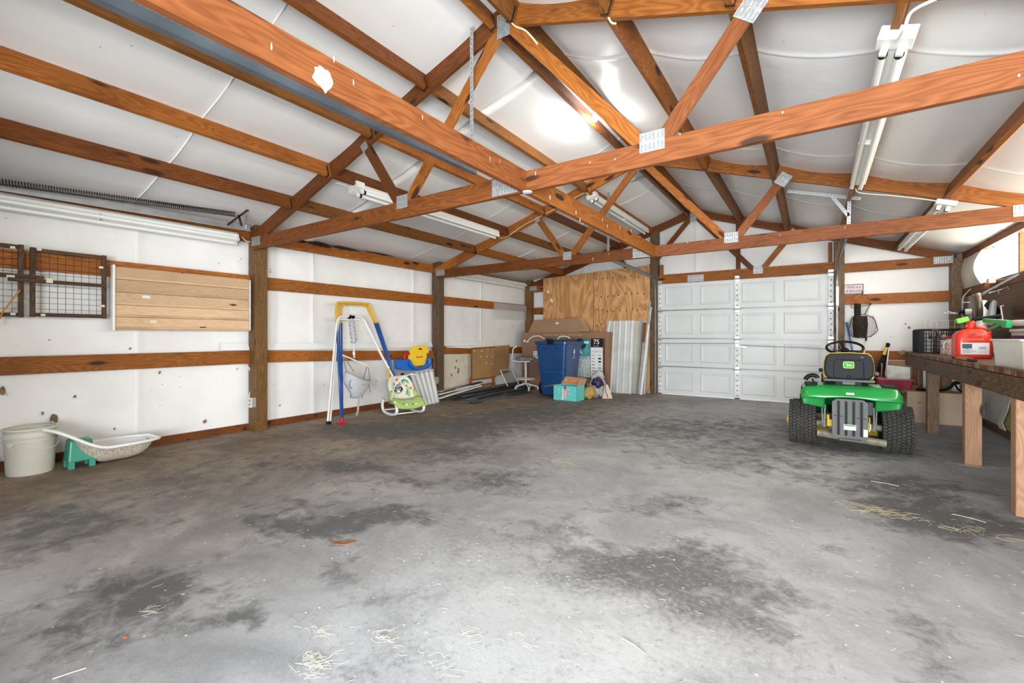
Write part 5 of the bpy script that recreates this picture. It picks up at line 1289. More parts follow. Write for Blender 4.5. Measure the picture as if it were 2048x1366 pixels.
# ---- bags beside it
def blob(name, c, rx, ry, rz_, seed, mat, lab, cat, crump=.25):
    b_ = B()
    def f(u, v):
        a = 2 * pi * u; p = pi * v - pi / 2
        d = Vector((cos(a) * cos(p), sin(a) * cos(p), sin(p)))
        k = 1 + crump * noise.noise(d * 2.2 + Vector((seed, 0, 0))) + crump * .5 * noise.noise(d * 6 + Vector((0, seed, 0)))
        return (rx * d.x * k, ry * d.y * k, max(0, rz_ * (1 + .95 * d.z * k)))
    b_.grid(f, 28, 18)
    return solo(name, b_, mat, lab, cat, c, smooth=True)
clr = plain('clear_bag_film', (.62, .62, .60), .25, alpha=.55, bump=.8)
blob('plastic_bag', (-3.20, 7.50, 0), .13, .14, .235, 3, clr, 'crumpled clear plastic bag slumped beside the blue bin', 'bag', .5)
blob('purple_bag', (-3.16, 7.42, .17), .10, .09, .11, 9, plain('purple_black_print', (.045, .03, .08), .5, 0, .9, 12), 'dark purple printed bag on top of the slumped sacks', 'bag', .3)
blob('woven_sack', (-3.24, 7.24, 0), .10, .12, .115, 14, plain('ochre_woven_sack', (.42, .27, .08), .8, 0, .35, 30, bump=.5), 'ochre woven sack behind the turquoise carton', 'sack', .25)
t = thing('feed_sack', 'cream sack with dark piping slumped right of the turquoise carton', 'sack', (-3.02, 7.48, 0))
sk = [(-.08, 0), (.11, 0), (.09, .07), (.06, .16), (.02, .26), (-.03, .24), (-.05, .12)]
part('sack', B().prism(sk, -.04, .05, rot('Z', 30) @ rot('X', 90)), plain('cream_sack', (.62, .50, .42), .8, bump=.5), t, bevel=.02)
part('piping', B().tube([(.0, -.045, .24), (.02, -.06, .12), (.06, -.07, .03)], .005, 6), M['black'], t)

# ---- ribbed panels standing by the door
cols_ = [(.62, .63, .62), (.50, .53, .55), (.60, .58, .44), (.55, .56, .52), (.62, .63, .62)]
def corr(x0, x1, y0, h_, lean_, pitch, amp):
    b_ = B(); nx = int((x1 - x0) / pitch) * 8
    def f(u, v):
        x = x0 + (x1 - x0) * u; ph = ((x - x0) / pitch) % 1
        yy = -amp if ph < .16 else (amp * .1)
        return (x, y0 - lean_ * (1 - v) + yy, h_ * v)
    return b_.grid(f, nx, 1)
specs = [(-3.43, -2.87, 8.60, 1.41, .20, 1.00, 'front left ribbed metal sheet of the stack by the door', 0), (-3.10, -2.74, 8.61, 1.40, .14, .8, 'yellowish ribbed fibreglass sheet in the middle of the stack by the door', 2),
         (-2.93, -2.66, 8.615, 1.405, .09, .6, 'rear right ribbed metal sheet of the stack by the door', 1)]
for i, (x0, x1, y0, h_, ln, _, lab, ci) in enumerate(specs):
    o = solo('ribbed_sheet', corr(x0, x1, y0 - .02 * (2 - i), h_, ln, .125, .018), plain('ribbed_metal_%d' % i, cols_[ci], .4, .2, .12, 3), lab, 'metal sheet')
    o.modifiers.new('s', 'SOLIDIFY').thickness = .002
trims = [(-3.50, -3.36, 8.33, 8.52, 1.40, .022, 'white', 'thin white trim leaning at the left edge of the ribbed sheets'), (-3.47, -3.33, 8.30, 8.50, .82, .02, 'galv', 'short metal trim at the left foot of the ribbed sheets'),
         (-2.80, -2.74, 8.40, 8.56, 1.43, .02, 'galv', 'shiny corner trim in front of the ribbed sheets'), (-2.745, -2.68, 8.42, 8.57, 1.36, .03, 'lumber_pale', 'narrow wooden lath between the ribbed sheets and the door post'),
         (-2.70, -2.66, 8.36, 8.57, 1.20, .04, 'galv', 'short galvanized trim left of the door post'), (-2.66, -2.565, 8.34, 8.58, 1.66, .02, 'white', 'tall white trim leaning by the door post'), (-2.62, -2.575, 8.36, 8.58, 1.78, .018, 'galv', 'tallest galvanized trim leaning by the door post')]
for i, (x0, x1, y0, y1, h_, w_, mt, lab) in enumerate(trims):
    L_ = Vector((x1 - x0, y1 - y0, h_)).length; b_ = B()
    b_.box(0, L_, -w_, w_, 0, .003).box(0, L_, -w_, -w_ + .003, -.012, .003).box(0, L_, w_ - .003, w_, -.012, .003)
    solo('trim_strip', b_, M[mt], lab, 'trim strip', mat4=frame((x0, y0 - .02 * (i % 3), .006), (x1, y1, h_), (0, -1, .2)))
# ---- items on the far wall right of the door
t = thing('framed_sign', 'small framed sign with pink lettering standing on the upper far girt', 'sign', (.41, 8.72, 1.76))
fr_p = [(0, 0), (.245, 0), (.245, .145), (0, .145)]
part('panel', B().box(0, .245, 0, .008, 0, .15), plain('pale_pink_card', (.66, .56, .58), .6, 0, .1, 30), t)
for a in ((0, .245, -.004, .012, 0, .007), (0, .245, -.004, .012, .143, .15), (0, .007, -.004, .012, 0, .15), (.238, .245, -.004, .012, 0, .15)): part('frame_bar', B().box(*a), M['black'], t)
script = plain('maroon_script', (.16, .03, .05), .6)
lettering('Faith is a', .048, script, t, T(.125, -.001, .105) @ FACE_Y, shear=.3)
lettering('& Beautiful', .045, script, t, T(.125, -.001, .045) @ FACE_Y, shear=.3)
# landing nets
t = thing('landing_net', 'folded dark fishing nets hanging from the upper far girt', 'net', (.62, 8.66, 1.64))
nl = lambda px, py, y=8.62: onY(px, py, y)
part('hanger_wire', B().tube(smooth_pts([nl(1704, 612), nl(1706, 592), nl(1722, 588), nl(1733, 592), nl(1739, 606)]), .003, 5), M['wire'], t, local=False)
part('hook', B().tube([nl(1724, 582), nl(1725, 590, 8.60)], .006, 6), M['darksteel'], t, local=False)
part('hoop', B().tube(smooth_pts([nl(1702, 611), nl(1704, 616, 8.55), nl(1722, 613, 8.5), nl(1742, 609, 8.55), nl(1738, 606)]), .005, 6), M['darksteel'], t, local=False)
part('hoop', B().tube(smooth_pts([nl(1697, 664), nl(1703, 672, 8.5), nl(1720, 676, 8.5), nl(1740, 673, 8.5), nl(1754, 663, 8.5), nl(1754, 655), nl(1747, 637), nl(1725, 629), nl(1706, 636), nl(1699, 655)], 5), .005, 6), M['darksteel'], t, local=False)
darknet = plain('dark_bundled_net', (.028, .02, .012), .95, 0, .6, 40, bump=.8)
def bun(px0, px1, py0, py1, taper):
    def f(u, v):
        a = 2 * pi * u; px = px0 + (px1 - px0) * (.5 + .5 * cos(a) * (1 - taper * abs(v - .4))); py = py0 + (py1 - py0) * v
        p = nl(px, py, 8.6 - .08 * sin(a)); return p
    return f
part('bundled_net', B().grid(bun(1708, 1722, 607, 640, .1), 14, 8), darknet, t, local=False, smooth=True)
part('bundled_net', B().grid(bun(1705, 1736, 632, 675, .25), 16, 10), darknet, t, local=False, smooth=True)
net = B()
def bagp(u, v):
    a = 2 * pi * u; cx, cy = 1725, 652; rx = 28 * (1 - .5 * max(0, v - .7)); 
    px = cx + rx * cos(a) * (.75 + .25 * sin(pi * v)); py = 632 + 42 * v; return nl(px, py, 8.58 - .10 * sin(a))
for i in range(26):
    for sgn in (-1, 1): net.tube([bagp(i / 26 + sgn * .35 * v / 10, v / 10) for v in range(11)], .0013, 3, cap=False)
for i in range(14):
    net.tube([nl(1722 + (i - 2) * 1.5, 613, 8.5), nl(1720 + (i - 2) * 1.4, 632, 8.52)], .001, 3, cap=False)
part('net_mesh', net, M['wire'], t, local=False); 
part('handle', B().tube([nl(1741, 607), nl(1729, 630)], .008, 6), plain('olive_handle', (.12, .17, .07), .5), t, local=False)
solo('pole', B().tube([onY(1693, 645, 8.66), onY(1718, 762, 8.4)], .012, 8), M['blue'], 'blue pole leaning right of the garage door post', 'pole')
solo('pole', B().tube([onY(1689, 681, 8.70), onY(1690, 700, 8.70), Vector((.43, 8.62, .1))], .014, 8), M['galv'], 'short silver pole against the garage door post', 'pole')
t = thing('pole', 'thin white pole with a black tip rising behind the steering wheel', 'pole', (.62, 8.5, 0))
p0 = onY(1732, 682, 8.6); p1 = onY(1726, 718, 8.5); d_ = (p1 - p0); pe = p0 + d_ * ((p0.z - .02) / -d_.z)
part('shaft', B().tube([p0, pe], .010, 8), M['white'], t, local=False); part('tip', B().tube([p0, p0 + Vector((0, 0, .05))], .012, 8), M['black'], t, local=False)
# shovels with black and yellow handles
for lab, a, c, yel in (('black and yellow handled tool crossing in front of its neighbour', (1777, 688), (1752, 752), True), ('upright black handled tool standing in the red tub', (1776, 687), (1767, 758), False)):
    t = thing('garden_tool', lab, 'garden tool', onY(*c, 8.2))
    A, Cc = onY(*a, 8.5), onY(*c, 8.25); d_ = Cc - A
    part('handle', B().tube([A, Cc, Cc + d_ * .25], .022, 10), M['black'], t, local=False)
    if yel: part('yellow_sleeve', B().tube([A + d_ * .13, A + d_ * .36], .0245, 10), M['yellow'], t, local=False)
solo('white_stake', B().tube([onY(1778, 695, 8.4), onY(1770, 756, 8.25)], .009, 6), M['whitetube'], 'thin white stake beside the black tool handles', 'stake')
# red tub with papers, box lid
redg = plain('red_enamel_tub', (.42, .03, .05), .3, 0, .5, 3)
t = thing('red_tub', 'red square sided tub behind the right tractor fender, holding papers and tools', 'tub', (.94, 8.08, .0))
part('body', loft([rr(.15, .13, .02, .26), rr(.185, .16, .02, .52), rr(.175, .15, .02, .52), rr(.14, .12, .02, .28)]), redg, t)
part('rim', loft([rr(.185, .16, .02, .505), rr(.20, .175, .02, .51), rr(.20, .175, .02, .525), rr(.18, .155, .02, .525)], False, False), redg, t)
part('stand', B().box(-.14, .14, -.12, .12, 0, .26), M['cardboard'], t)
solo('magazine', B().box(-.125, .125, -.01, .01, 0, .26), plain('glossy_page', (.62, .62, .60), .35, 0, .25, 12), 'glossy folded magazine standing in the red tub', 'magazine', mat4=T(.98, 8.02, .45) @ rot('Z', 8) @ rot('X', -25) @ rot('Y', 6))
t = thing('open_carton', 'open brown carton behind the magazine in the red tub', 'cardboard box', (1.02, 8.38, .42))
for a in ((-.2, .2, 0, .01, 0, .34), (-.2, -.19, -.16, .01, 0, .30), (.19, .2, -.16, .01, 0, .30)): part('panel', B().box(*a), M['cardboard'], t)
part('rim_edge', B().box(-.17, .19, -.012, .0, .33, .345), M['cardboard_pale'], t)
part('base', B().box(-.2, .2, -.16, .01, -.42, 0), M['cardboard'], t)
solo('dark_plank', B().box(-.05, .05, -.02, .02, 0, .74), M['bench_top'], 'dark upright plank between the red tub and the white board', 'plank', mat4=T(1.22, 8.30, 0))
for i, (x0, x1, lab) in enumerate([(1.26, 1.42, 'left white foam board under the bench'), (1.45, 1.66, 'right white foam board under the bench')]):
    solo('foam_board', B().box(x0, x1, 8.42, 8.46, 0, .78), M['print_white'], lab, 'board', bevel=.003)
t = thing('cardboard_box', 'large pale cardboard box on the floor behind the bench leg', 'cardboard box', (1.02, 7.62, 0))
part('box', B().box(0, .57, 0, .38, 0, .385), M['cardboard_pale'], t, bevel=.004)
part('overlap_lid', B().box(-.005, .585, -.006, .386, .19, .395), M['cardboard_pale'], t, bevel=.004)
part('flap', B().add([(0, 0, .39), (-.16, .0, .30), (-.16, .30, .30), (0, .3, .39)], [(0, 1, 2, 3)]), M['cardboard'], t).modifiers.new('s', 'SOLIDIFY').thickness = .004
part('handle_print', B().box(.1, .13, -.008, -.006, .25, .27), M['cardboard'], t)
t = thing('black_gadget', 'black plastic clamp like gadget lying on the pale cardboard box', 'tool', (1.38, 7.72, .396))
part('body', B().tube(smooth_pts([(-.10, 0, .02), (0, 0, .03), (.06, .0, .07), (.10, 0, .13), (.14, 0, .12)]), [.02] * 4 + [.018] * 21, 8), M['black'], t)
part('arm', B().tube([(.10, 0, .12), (.13, .03, .05), (.16, .0, .02)], .012, 6), M['black'], t)
solo('dark_disc', B().lathe([(.07, 0), (.075, .01), (.06, .03), (0, .035)], 20, cap=False), M['black'], 'round black disc on the pale cardboard box left of the bench leg', 'disc', (1.20, 7.80, .396))
solo('plank', B().box(-.16, .16, -.015, .015, 0, .75), M['bench_top'], 'dark boards leaning behind the tractor fender', 'plank', mat4=T(.80, 8.62, 0) @ rot('Y', 4))

# ================================================================== LAWN TRACTOR
M['tgreen'] = plain('tractor_green', (.012, .25, .045), .28, 0, .12, 3, coat=.4)
M['tyellow'] = plain('tractor_yellow', (.75, .52, .03), .4)
M['seat'] = plain('seat_black', (.022, .024, .028), .6, spec=.15, bump=.05)
M['tyre'] = plain('dusty_tyre_rubber', (.022, .021, .020), .8, 0, .5, 40, bump=.3)
M['lug'] = plain('tread_lug_rubber', (.055, .052, .047), .85, 0, .5, 60)
M['hitch'] = plain('hitch_grey_plastic', (.13, .13, .128), .55, 0, .1, 10, spec=.2)
M['beige_metal'] = plain('dusty_axle', (.24, .22, .165), .6, .2, .3, 20)
tr = thing('lawn_tractor', 'green and yellow lawn tractor with black seat, parked facing the far garage door', 'lawn tractor', (.29, 5.20, 0))
def wheel(x, y, R_, W_, hubr, rear=True):
    prof = [(hubr, -W_ / 2 + .015), (R_ * .78, -W_ / 2), (R_ * .93, -W_ * .46), (R_ * .985, -W_ * .34), (R_, -W_ * .15), (R_, W_ * .15), (R_ * .985, W_ * .34), (R_ * .93, W_ * .46), (R_ * .78, W_ / 2), (hubr, W_ / 2 - .015)]
    w_ = part('wheel', B().lathe(prof, 40, T(x, y, R_) @ rot('Y', 90), cap=False), M['tyre'], tr, smooth=True)
    lb = B(); nl_ = 46 if rear else 30
    for row in range(7):
        for k in range(nl_):
            a = 2 * pi * (k + (row % 2) * .5) / nl_; z = W_ * (-.42 + .14 * row); rad = R_ * (1.0 if abs(z) < W_ * .3 else .965)
            Fm = T(x, y, R_) @ rot('Y', 90) @ Matrix.Rotation(a, 4, 'Z') @ T(rad, 0, z) @ rot('X', 28 if row % 2 else -28)
            lb.box(-.006, .010, -.010, .010, -W_ * .062, W_ * .062, Fm)
    o_ = part('tread_lugs', lb, M['lug'], w_); o_['kind'] = 'stuff'
    part('rim', B().lathe([(0, -W_ * .2), (hubr * .5, -W_ * .22), (hubr * .9, -W_ * .36), (hubr * 1.02, -W_ * .42), (hubr * 1.02, W_ * .42), (hubr * .9, W_ * .36), (hubr * .5, W_ * .22), (0, W_ * .2)], 28, T(x, y, R_) @ rot('Y', 90), cap=False), M['tyellow'] if not rear else M['beige_metal'], w_, smooth=True)
for s_ in (-1, 1):
    wheel(s_ * .372, .38, .218, .235, .10)
    wheel(s_ * .34, 1.62, .18, .16, .08, False)
# fender body: one moulded shell over the rear wheels
def fender():
    b_ = B(); vs = []; nx = 36; xs_ = [-.385 + .77 * i / nx for i in range(nx + 1)]
    # profile runs: rear lip, rear face up, rounded top, deck forward, down in front
    for x in xs_:
        e = abs(x) / .385; edge = max(0, (e - .84) / .16); rd = .05 * edge ** 2
        lip = .515 + .018 * (1 - min(1, abs(x) / .20) ** 2) * 1 - .004 * e - .012 * edge
        bow = -.03 * (1 - e ** 3)
        inset = .03 * edge ** 2
        vs.append((x, -.012 + bow + inset, lip)); vs.append((x, -.022 + bow + inset, lip + .012)); vs.append((x, .0 + bow + inset, .56 - rd * .3)); vs.append((x, .03 + bow + inset, .60 - rd * .6))
        vs.append((x, .075 + bow + inset, .622 - rd)); vs.append((x, .16 + bow * .5, .634 - rd)); vs.append((x, .40, .636 - rd)); vs.append((x, .58, .60 - rd)); vs.append((x, .72, .45 - rd)); vs.append((x, .80, .30))
    m_ = 10
    fs = [(i * m_ + j, (i + 1) * m_ + j, (i + 1) * m_ + j + 1, i * m_ + j + 1) for i in range(nx) for j in range(m_ - 1)]
    return b_.add(vs, fs)
o = part('fender_shell', fender(), M['tgreen'], tr, smooth=True); o.modifiers.new('s', 'SOLIDIFY').thickness = .008
for s_ in (-1, 1):
    def well(u, v, s_=s_):
        x = s_ * (.19 + .19 * u); return (x + s_ * (-.02 * v * u), .02 + .05 * v * (1 - u), .52 - (.11 * v) * (1 - .35 * u))
    o = part('fender_well', B().grid(well, 10, 6), M['tgreen'], tr, smooth=True); o.modifiers.new('s', 'SOLIDIFY').thickness = .006
    part('fender_side', B().add([(s_ * .385, .03, .52), (s_ * .385, .72, .45), (s_ * .38, .70, .60), (s_ * .38, .08, .60), (s_ * .36, .10, .45)], [(0, 1, 2, 3)]), M['tgreen'], tr)
    part('fender_pad', B().box(s_ * .30 - .055, s_ * .30 + .055, .10, .30, .628, .645), M['black'], tr, bevel=.006)
    part('suspension_rod', B().tube([(s_ * .19, .12, .22), (s_ * .185, .12, .44)], .008, 6).tube([(s_ * .205, .15, .26), (s_ * .21, .15, .46)], .006, 6), M['galv'], tr)
    part('axle_housing', B().tube([(s_ * .14, .36, .218), (s_ * .27, .36, .218)], .032, 12).lathe([(.05, -.02), (.05, .02)], 8, T(s_ * .19, .36, .218) @ rot('Y', 90)), M['beige_metal'], tr)
part('transaxle', B().box(-.16, .16, .25, .50, .16, .33), M['hitch'], tr, bevel=.02)
part('yellow_bracket', B().box(-.17, -.12, .16, .30, .22, .34), M['tyellow'], tr, bevel=.01)
part('yellow_bracket', B().box(.14, .165, .16, .30, .20, .34), M['tyellow'], tr, bevel=.005)
part('mower_deck', loft([rr(.50, .34, .16, .08), rr(.52, .36, .16, .14), rr(.40, .30, .14, .20)]), M['tyellow'], tr).matrix_basis = T(-.02, 1.02, 0)
part('deck_chute', B().tube([(-.25, .16, .15), (.28, .16, .11)], .035, 10), M['beige_metal'], tr)
part('frame_rail', B().box(-.15, -.11, .1, 1.7, .30, .36).box(.11, .15, .1, 1.7, .30, .36), M['black'], tr)
# hitch plate with four upright slots
hp_ = part('hitch_plate', loft([[(-.135, .0, .175), (-.12, .0, .15), (.12, .0, .15), (.135, .0, .175), (.135, .0, .49), (.10, .0, .52), (-.10, .0, .52), (-.135, .0, .49)], [(-.135, -.02, .175), (-.12, -.02, .15), (.12, -.02, .15), (.135, -.02, .175), (.135, -.02, .49), (.10, -.02, .52), (-.10, -.02, .52), (-.135, -.02, .49)]]), M['hitch'], tr, bevel=.006)
for x in (-.085, -.028, .028, .085):
    pts = [(x + .009 * cos(a), (.30 if a < pi else -.30) / 2 + .009 * sin(a)) for a in [k * pi / 6 for k in range(7)] + [pi + k * pi / 6 for k in range(7)]]
    part('slot', B().prism(pts, 0, .003, T(0, -.020, .34) @ rot('X', 90)), M['black'], hp_)
    part('slot_frame', B().tube([(px * 1.0 + (px - x) * .5, -.022, .34 + pz * 1.02) for px, pz in pts], .003, 5, closed=True), M['hitch'], hp_)
for x0, x1, z in ((-.12, -.095, .355), (-.073, -.05, .355), (.05, .073, .345), (.097, .12, .345)): part('groove', B().box(x0, x1, -.023, -.019, z, z + .006), M['black'], hp_)
part('warning_label', B().box(-.045, .045, -.0245, -.02, .235, .285), M['print_white'], hp_)
part('label_band', B().box(-.042, .042, -.0255, -.02, .270, .282), plain('label_green', (.05, .28, .06), .5), hp_)
part('maker_label', B().box(.10, .13, -.0245, -.02, .185, .25), M['print_white'], hp_)
part('hitch_tongue', B().box(-.08, .08, -.05, .02, .135, .15), M['hitch'], tr, bevel=.004)
part('oil_label', B().box(.15, .155, .0, .03, .25, .3), M['print_white'], tr)
# rear badge
bd_ = part('rear_badge', B().box(-.032, .032, -.052, -.045, .562, .585), plain('badge_grey', (.4, .4, .38), .4, .5), tr, bevel=.003)
lettering('D105', .018, M['print_black'], tr, T(0, -.0535, .5735) @ FACE_Y, bold=.0006)
# seat base hardware
part('seat_pan', B().box(-.20, .20, .14, .52, .665, .69), M['hitch'], tr, bevel=.01)
part('seat_spring', B().tube([(-.15, .20, .645), (.15, .20, .645)], .012, 8).box(-.10, .10, .18, .40, .635, .665), M['black'], tr)
part('seat_bracket', B().box(-.05, .05, .135, .17, .64, .668), M['hitch'], tr, bevel=.004)
# backrest: shell with black rear and yellow cushion behind it
def seat_outline(sx_, sz, dz=0):
    p = [(-.165, .70), (-.185, .73), (-.195, .79), (-.190, .86), (-.175, .915), (-.145, .94), (0, .948), (.145, .94), (.175, .915), (.190, .86), (.195, .79), (.185, .73), (.165, .70), (0, .692)]
    return [(x * sx_, (z - .82) * sz + .82 + dz) for x, z in p]
BK = T(0, .13, 0) @ T(0, 0, .7) @ rot('X', -9) @ T(0, 0, -.7)
def ring_(o_, y): return [BK @ Vector((x, y, z)) for x, z in o_]
part('seat_back', loft([[tuple(p) for p in ring_(seat_outline(.94, .92), -.004)], [tuple(p) for p in ring_(seat_outline(1, 1), .012)], [tuple(p) for p in ring_(seat_outline(1.0, 1.0), .04)]]), M['seat'], tr, bevel=.004)
part('seat_cushion', loft([[tuple(p) for p in ring_(seat_outline(1.02, 1.03, .004), .035)], [tuple(p) for p in ring_(seat_outline(1.03, 1.04, .008), .06)], [tuple(p) for p in ring_(seat_outline(.95, .95), .10)]]), M['tyellow'], tr, bevel=.004)
part('seat_cushion', B().box(-.20, .20, .20, .60, .69, .74), M['tyellow'], tr, bevel=.03)
part('panel_groove', B().tube([tuple(BK @ Vector((x, -.0045, z))) for x, z in [(-.115, .715), (-.115, .86), (-.095, .878), (.095, .878), (.115, .86), (.115, .715)]], .0028, 6), M['black'], tr)
part('seat_button', B().lathe([(.018, 0), (.014, .008)], 14, BK @ T(0, -.004, .715) @ rot('X', 90)), M['black'], tr)
part('armrest', B().box(.20, .235, .20, .34, .73, .765), M['hitch'], tr, bevel=.015)
part('armrest', B().box(-.235, -.20, .20, .34, .75, .78), M['black'], tr, bevel=.01)
# leaping stag badge
def rrect(hx, hy, r, n_=5):
    return [(p[0], p[1]) for p in rr(hx, hy, r, 0, n_)]
E0 = BK @ T(0, -.0052, .83) @ FACE_Y
stag = [(-.020, .008), (-.024, .013), (-.018, .012), (-.016, .018), (-.013, .012), (-.010, .010), (-.004, .004), (.004, .003), (.012, .002), (.018, .005), (.017, .000), (.024, -.004), (.028, -.012), (.020, -.007), (.012, -.005), (.016, -.012), (.009, -.007), (-.001, -.006), (-.010, -.012), (-.022, -.013), (-.013, -.008), (-.008, -.003), (-.012, .003), (-.014, .007)]
yb = plain('badge_yellow', (.85, .72, .12), .4)
lg = part('deer_badge', B().prism(rrect(.042, .032, .014), 0, .001, E0), yb, tr)
part('badge_field', B().prism(rrect(.038, .028, .012), 0, .002, E0), plain('badge_green', (.01, .30, .06), .4), lg)
part('deer_emblem', B().prism(stag, 0, .003, E0), yb, lg)
part('fixing_pin', B().box(.09, .115, -.004, 0, .905, .909, BK), M['print_white'], tr)
# lever with black T grip on the left fender
part('lever_boot', B().box(-.355, -.255, .05, .14, .625, .648), M['black'], tr, bevel=.008)
part('lever', B().tube([(-.27, .09, .64), (-.29, .09, .69)], .008, 8), M['black'], tr)
part('lever_grip', B().tube(smooth_pts([(-.345, .09, .675), (-.335, .09, .695), (-.31, .09, .715), (-.28, .09, .722), (-.255, .09, .712), (-.25, .09, .695)], 4), .021, 10), M['black'], tr, smooth=True)
# steering wheel, column, dash and bonnet
SW = T(.01, .98, .975) @ rot('X', 24)
part('steering_wheel', B().tube([tuple(SW @ Vector((.165 * cos(a), .165 * sin(a), 0))) for a in [2 * pi * k / 32 for k in range(32)]], .0135, 10, closed=True), M['black'], tr, smooth=True)
sp_ = B()
for a in (radians(100), radians(215), radians(325)): sp_.bar(SW @ Vector((0, 0, -.03)), SW @ Vector((.16 * cos(a), .16 * sin(a), 0)), .028, .012)
part('wheel_spokes', sp_, M['black'], tr, bevel=.003)
part('wheel_hub', B().lathe([(.035, -.05), (.04, -.02), (.03, -.01)], 16, SW), M['black'], tr)
part('steering_column', B().tube([SW @ Vector((0, 0, -.04)), (.01, 1.12, .62)], .025, 10), M['black'], tr)
part('dashboard', loft([rr(.20, .12, .05, .35), rr(.20, .12, .05, .66), rr(.15, .08, .05, .75)]), M['black'], tr).matrix_basis = T(0, 1.17, 0)
def hood(u, v):
    a = pi * u; w_ = .19 * (1 - .12 * v); return (-w_ * cos(a) if True else 0, 1.25 + .62 * v, .36 + (.32 - .10 * v * v) * sin(a) ** .45)
part('bonnet', B().grid(hood, 20, 8), M['tgreen'], tr, smooth=True)
part('footrest', B().box(-.36, -.15, .66, 1.25, .27, .29).box(.15, .36, .66, 1.25, .27, .29), M['black'], tr)
part('grass_bits', B().box(.0, .003, 0, .02, .12, .122), M['cable'], tr)
part('oil_filter', B().tube([(.165, .20, .36), (.165, .20, .48)], .03, 12), M['hitch'], tr)

# ================================================================== WORKBENCH
wb = thing('workbench', 'long rough timber workbench along the right wall', 'workbench', (1.4, 5.6, 0))
BX0, BX1, BY0, BY1, BZ = 1.03, 1.79, 3.0, 7.86, .90
for i in range(5):
    x0 = BX0 + i * .152
    beam('top_board', (x0 + .075, BY0, BZ - .019), (x0 + .075, BY1, BZ - .019), .147, .038, M['bench_top'], wb)
for i in range(46):       # rough plank ends showing along the front edge
    y = BY0 + .05 + i * .105
    part('edge_block', B().box(BX0 - .006, BX0, y - .045, y + .045, BZ - .036, BZ - .004), [M['bench_top'], M['bench_grey'], M['lumber_dark']][i % 3], wb, local=False)
beam('apron', (BX0 + .012, BY0, BZ - .11), (BX0 + .012, BY1 - .02, BZ - .11), .03, .135, M['bench_top'], wb)
beam('apron', (BX0, BY1, BZ - .09), (BX1, BY1, BZ - .09), .03, .13, M['bench_top'], wb)
for y, x, mt in ((3.99, 1.09, 'bench_leg'), (5.36, 1.145, 'bench_leg'), (6.83, 1.135, 'bench_grey'), (8.0, 1.46, 'bench_grey')):
    beam('leg', (x, y + .05, 0), (x, y + .05, BZ - .04), .09, .105 if mt == 'bench_leg' else .10, M[mt], wb, up=(1, 0, 0), bevel=.004)
for y in (3.99, 5.36, 6.83): beam('crosspiece', (1.08, y + .12, BZ - .09), (BX1, y + .12, BZ - .09), .04, .09, M['bench_grey'], wb)
part('broken_end', B().prism([(0, 0), (.05, .01), (.09, .05), (.03, .07), (-.03, .04)], 0, .03, T(.98, 7.88, BZ - .06) @ rot('X', 60)), M['bench_grey'], wb, local=False)

# torn insulation on the right wall under the bench
for i, (px, py, s_) in enumerate([(1972, 815, .10), (1967, 790, .03)]):
    p = onX(px, py, XR - .02); tear(wr, (XR - .022, p.y, p.z), s_, i + 31, mat='fluff', inward=-1)
p = onX(2015, 835, XR - .03)
gp_ = [(2024, 785), (2006, 820), (1996, 845), (2004, 868), (2024, 888), (2034, 860), (2034, 810)]
qs = [onX(x, y, XR - .022) for x, y in gp_]
part('torn_hole', B().add([tuple(q) for q in qs], [tuple(range(len(qs)))]), M['fluff'], wr, local=False, label='large torn opening with yellow fibreglass showing')
qa = [onX(x, y, XR - .05) for x, y in [(2024, 785), (2004, 822), (1994, 846), (2000, 862), (2018, 885), (2010, 860), (2004, 845), (2014, 822)]]
part('curled_flap', B().add([tuple(q) for q in qa], [tuple(range(len(qa)))]), M['flap'], wr, local=False).modifiers.new('s', 'SOLIDIFY').thickness = .006
# pegboard above the bench
peg = thing('pegboard', 'brown pegboard on the right wall above the workbench', 'pegboard', (1.76, 5.5, .95))
part('board', B().box(1.755, 1.765, 2.0, 8.30, .95, 1.70), plain('brown_hardboard', (.11, .048, .018), .5, 0, .12, 2), peg, local=False)
hb = B()
for i in range(60):
    for j in range(14):
        hb.box(1.7545, 1.755, 4.6 + i * .06 - .004, 4.6 + i * .06 + .004, 1.0 + j * .05 - .004, 1.0 + j * .05 + .004)
o = part('peg_hole', hb, M['black'], peg, local=False); o['kind'] = 'stuff'
wh = lambda px, py, X=1.72: onX(px, py, X)
for i, (pts, lab) in enumerate([([(1979, 586), (2010, 577), (2014, 573), (2018, 578)], 'upper straight pegboard hook near the light panel'), ([(1945, 590), (1990, 583), (1997, 580), (1998, 587)], 'lower straight pegboard hook over the round pan')]):
    ps = [wh(*pts[0], 1.45)] + [wh(*p, 1.74) for p in pts[1:]]
    solo('peg_hook', B().tube(ps, .004, 6), M['galv'], lab, 'hook')
solo('cane_handle', B().tube(smooth_pts([wh(2008, 655, 1.55), wh(2005, 635, 1.57), wh(2002, 615, 1.6), wh(2003, 612, 1.62), wh(2007, 611, 1.64)]), .006, 8), M['white'], 'white bent rod sticking up beside the green caulking gun', 'rod')
t = thing('round_pan', 'dull round metal pan hanging edge on from the pegboard', 'pan', wh(1948, 615, 1.5))
pc = wh(1948, 613, 1.45)
part('pan', B().lathe([(0, 0), (.12, 0), (.135, .01), (.145, .05), (.14, .05), (.128, .016), (0, .008)], 32, T(*pc) @ rot('Z', -6) @ rot('Y', 86), cap=False), plain('tarnished_metal', (.16, .13, .10), .45, .6, .3, 6), t, local=False, smooth=True)
part('bracket', B().bar(pc + Vector((.05, 0, .12)), pc + Vector((.28, -.2, .30)), .035, .02), M['galv'], t, local=False)
part('lower_bracket', B().bar(pc + Vector((.02, 0, -.12)), pc + Vector((.18, .0, -.14)), .05, .03), M['black'], t, local=False)
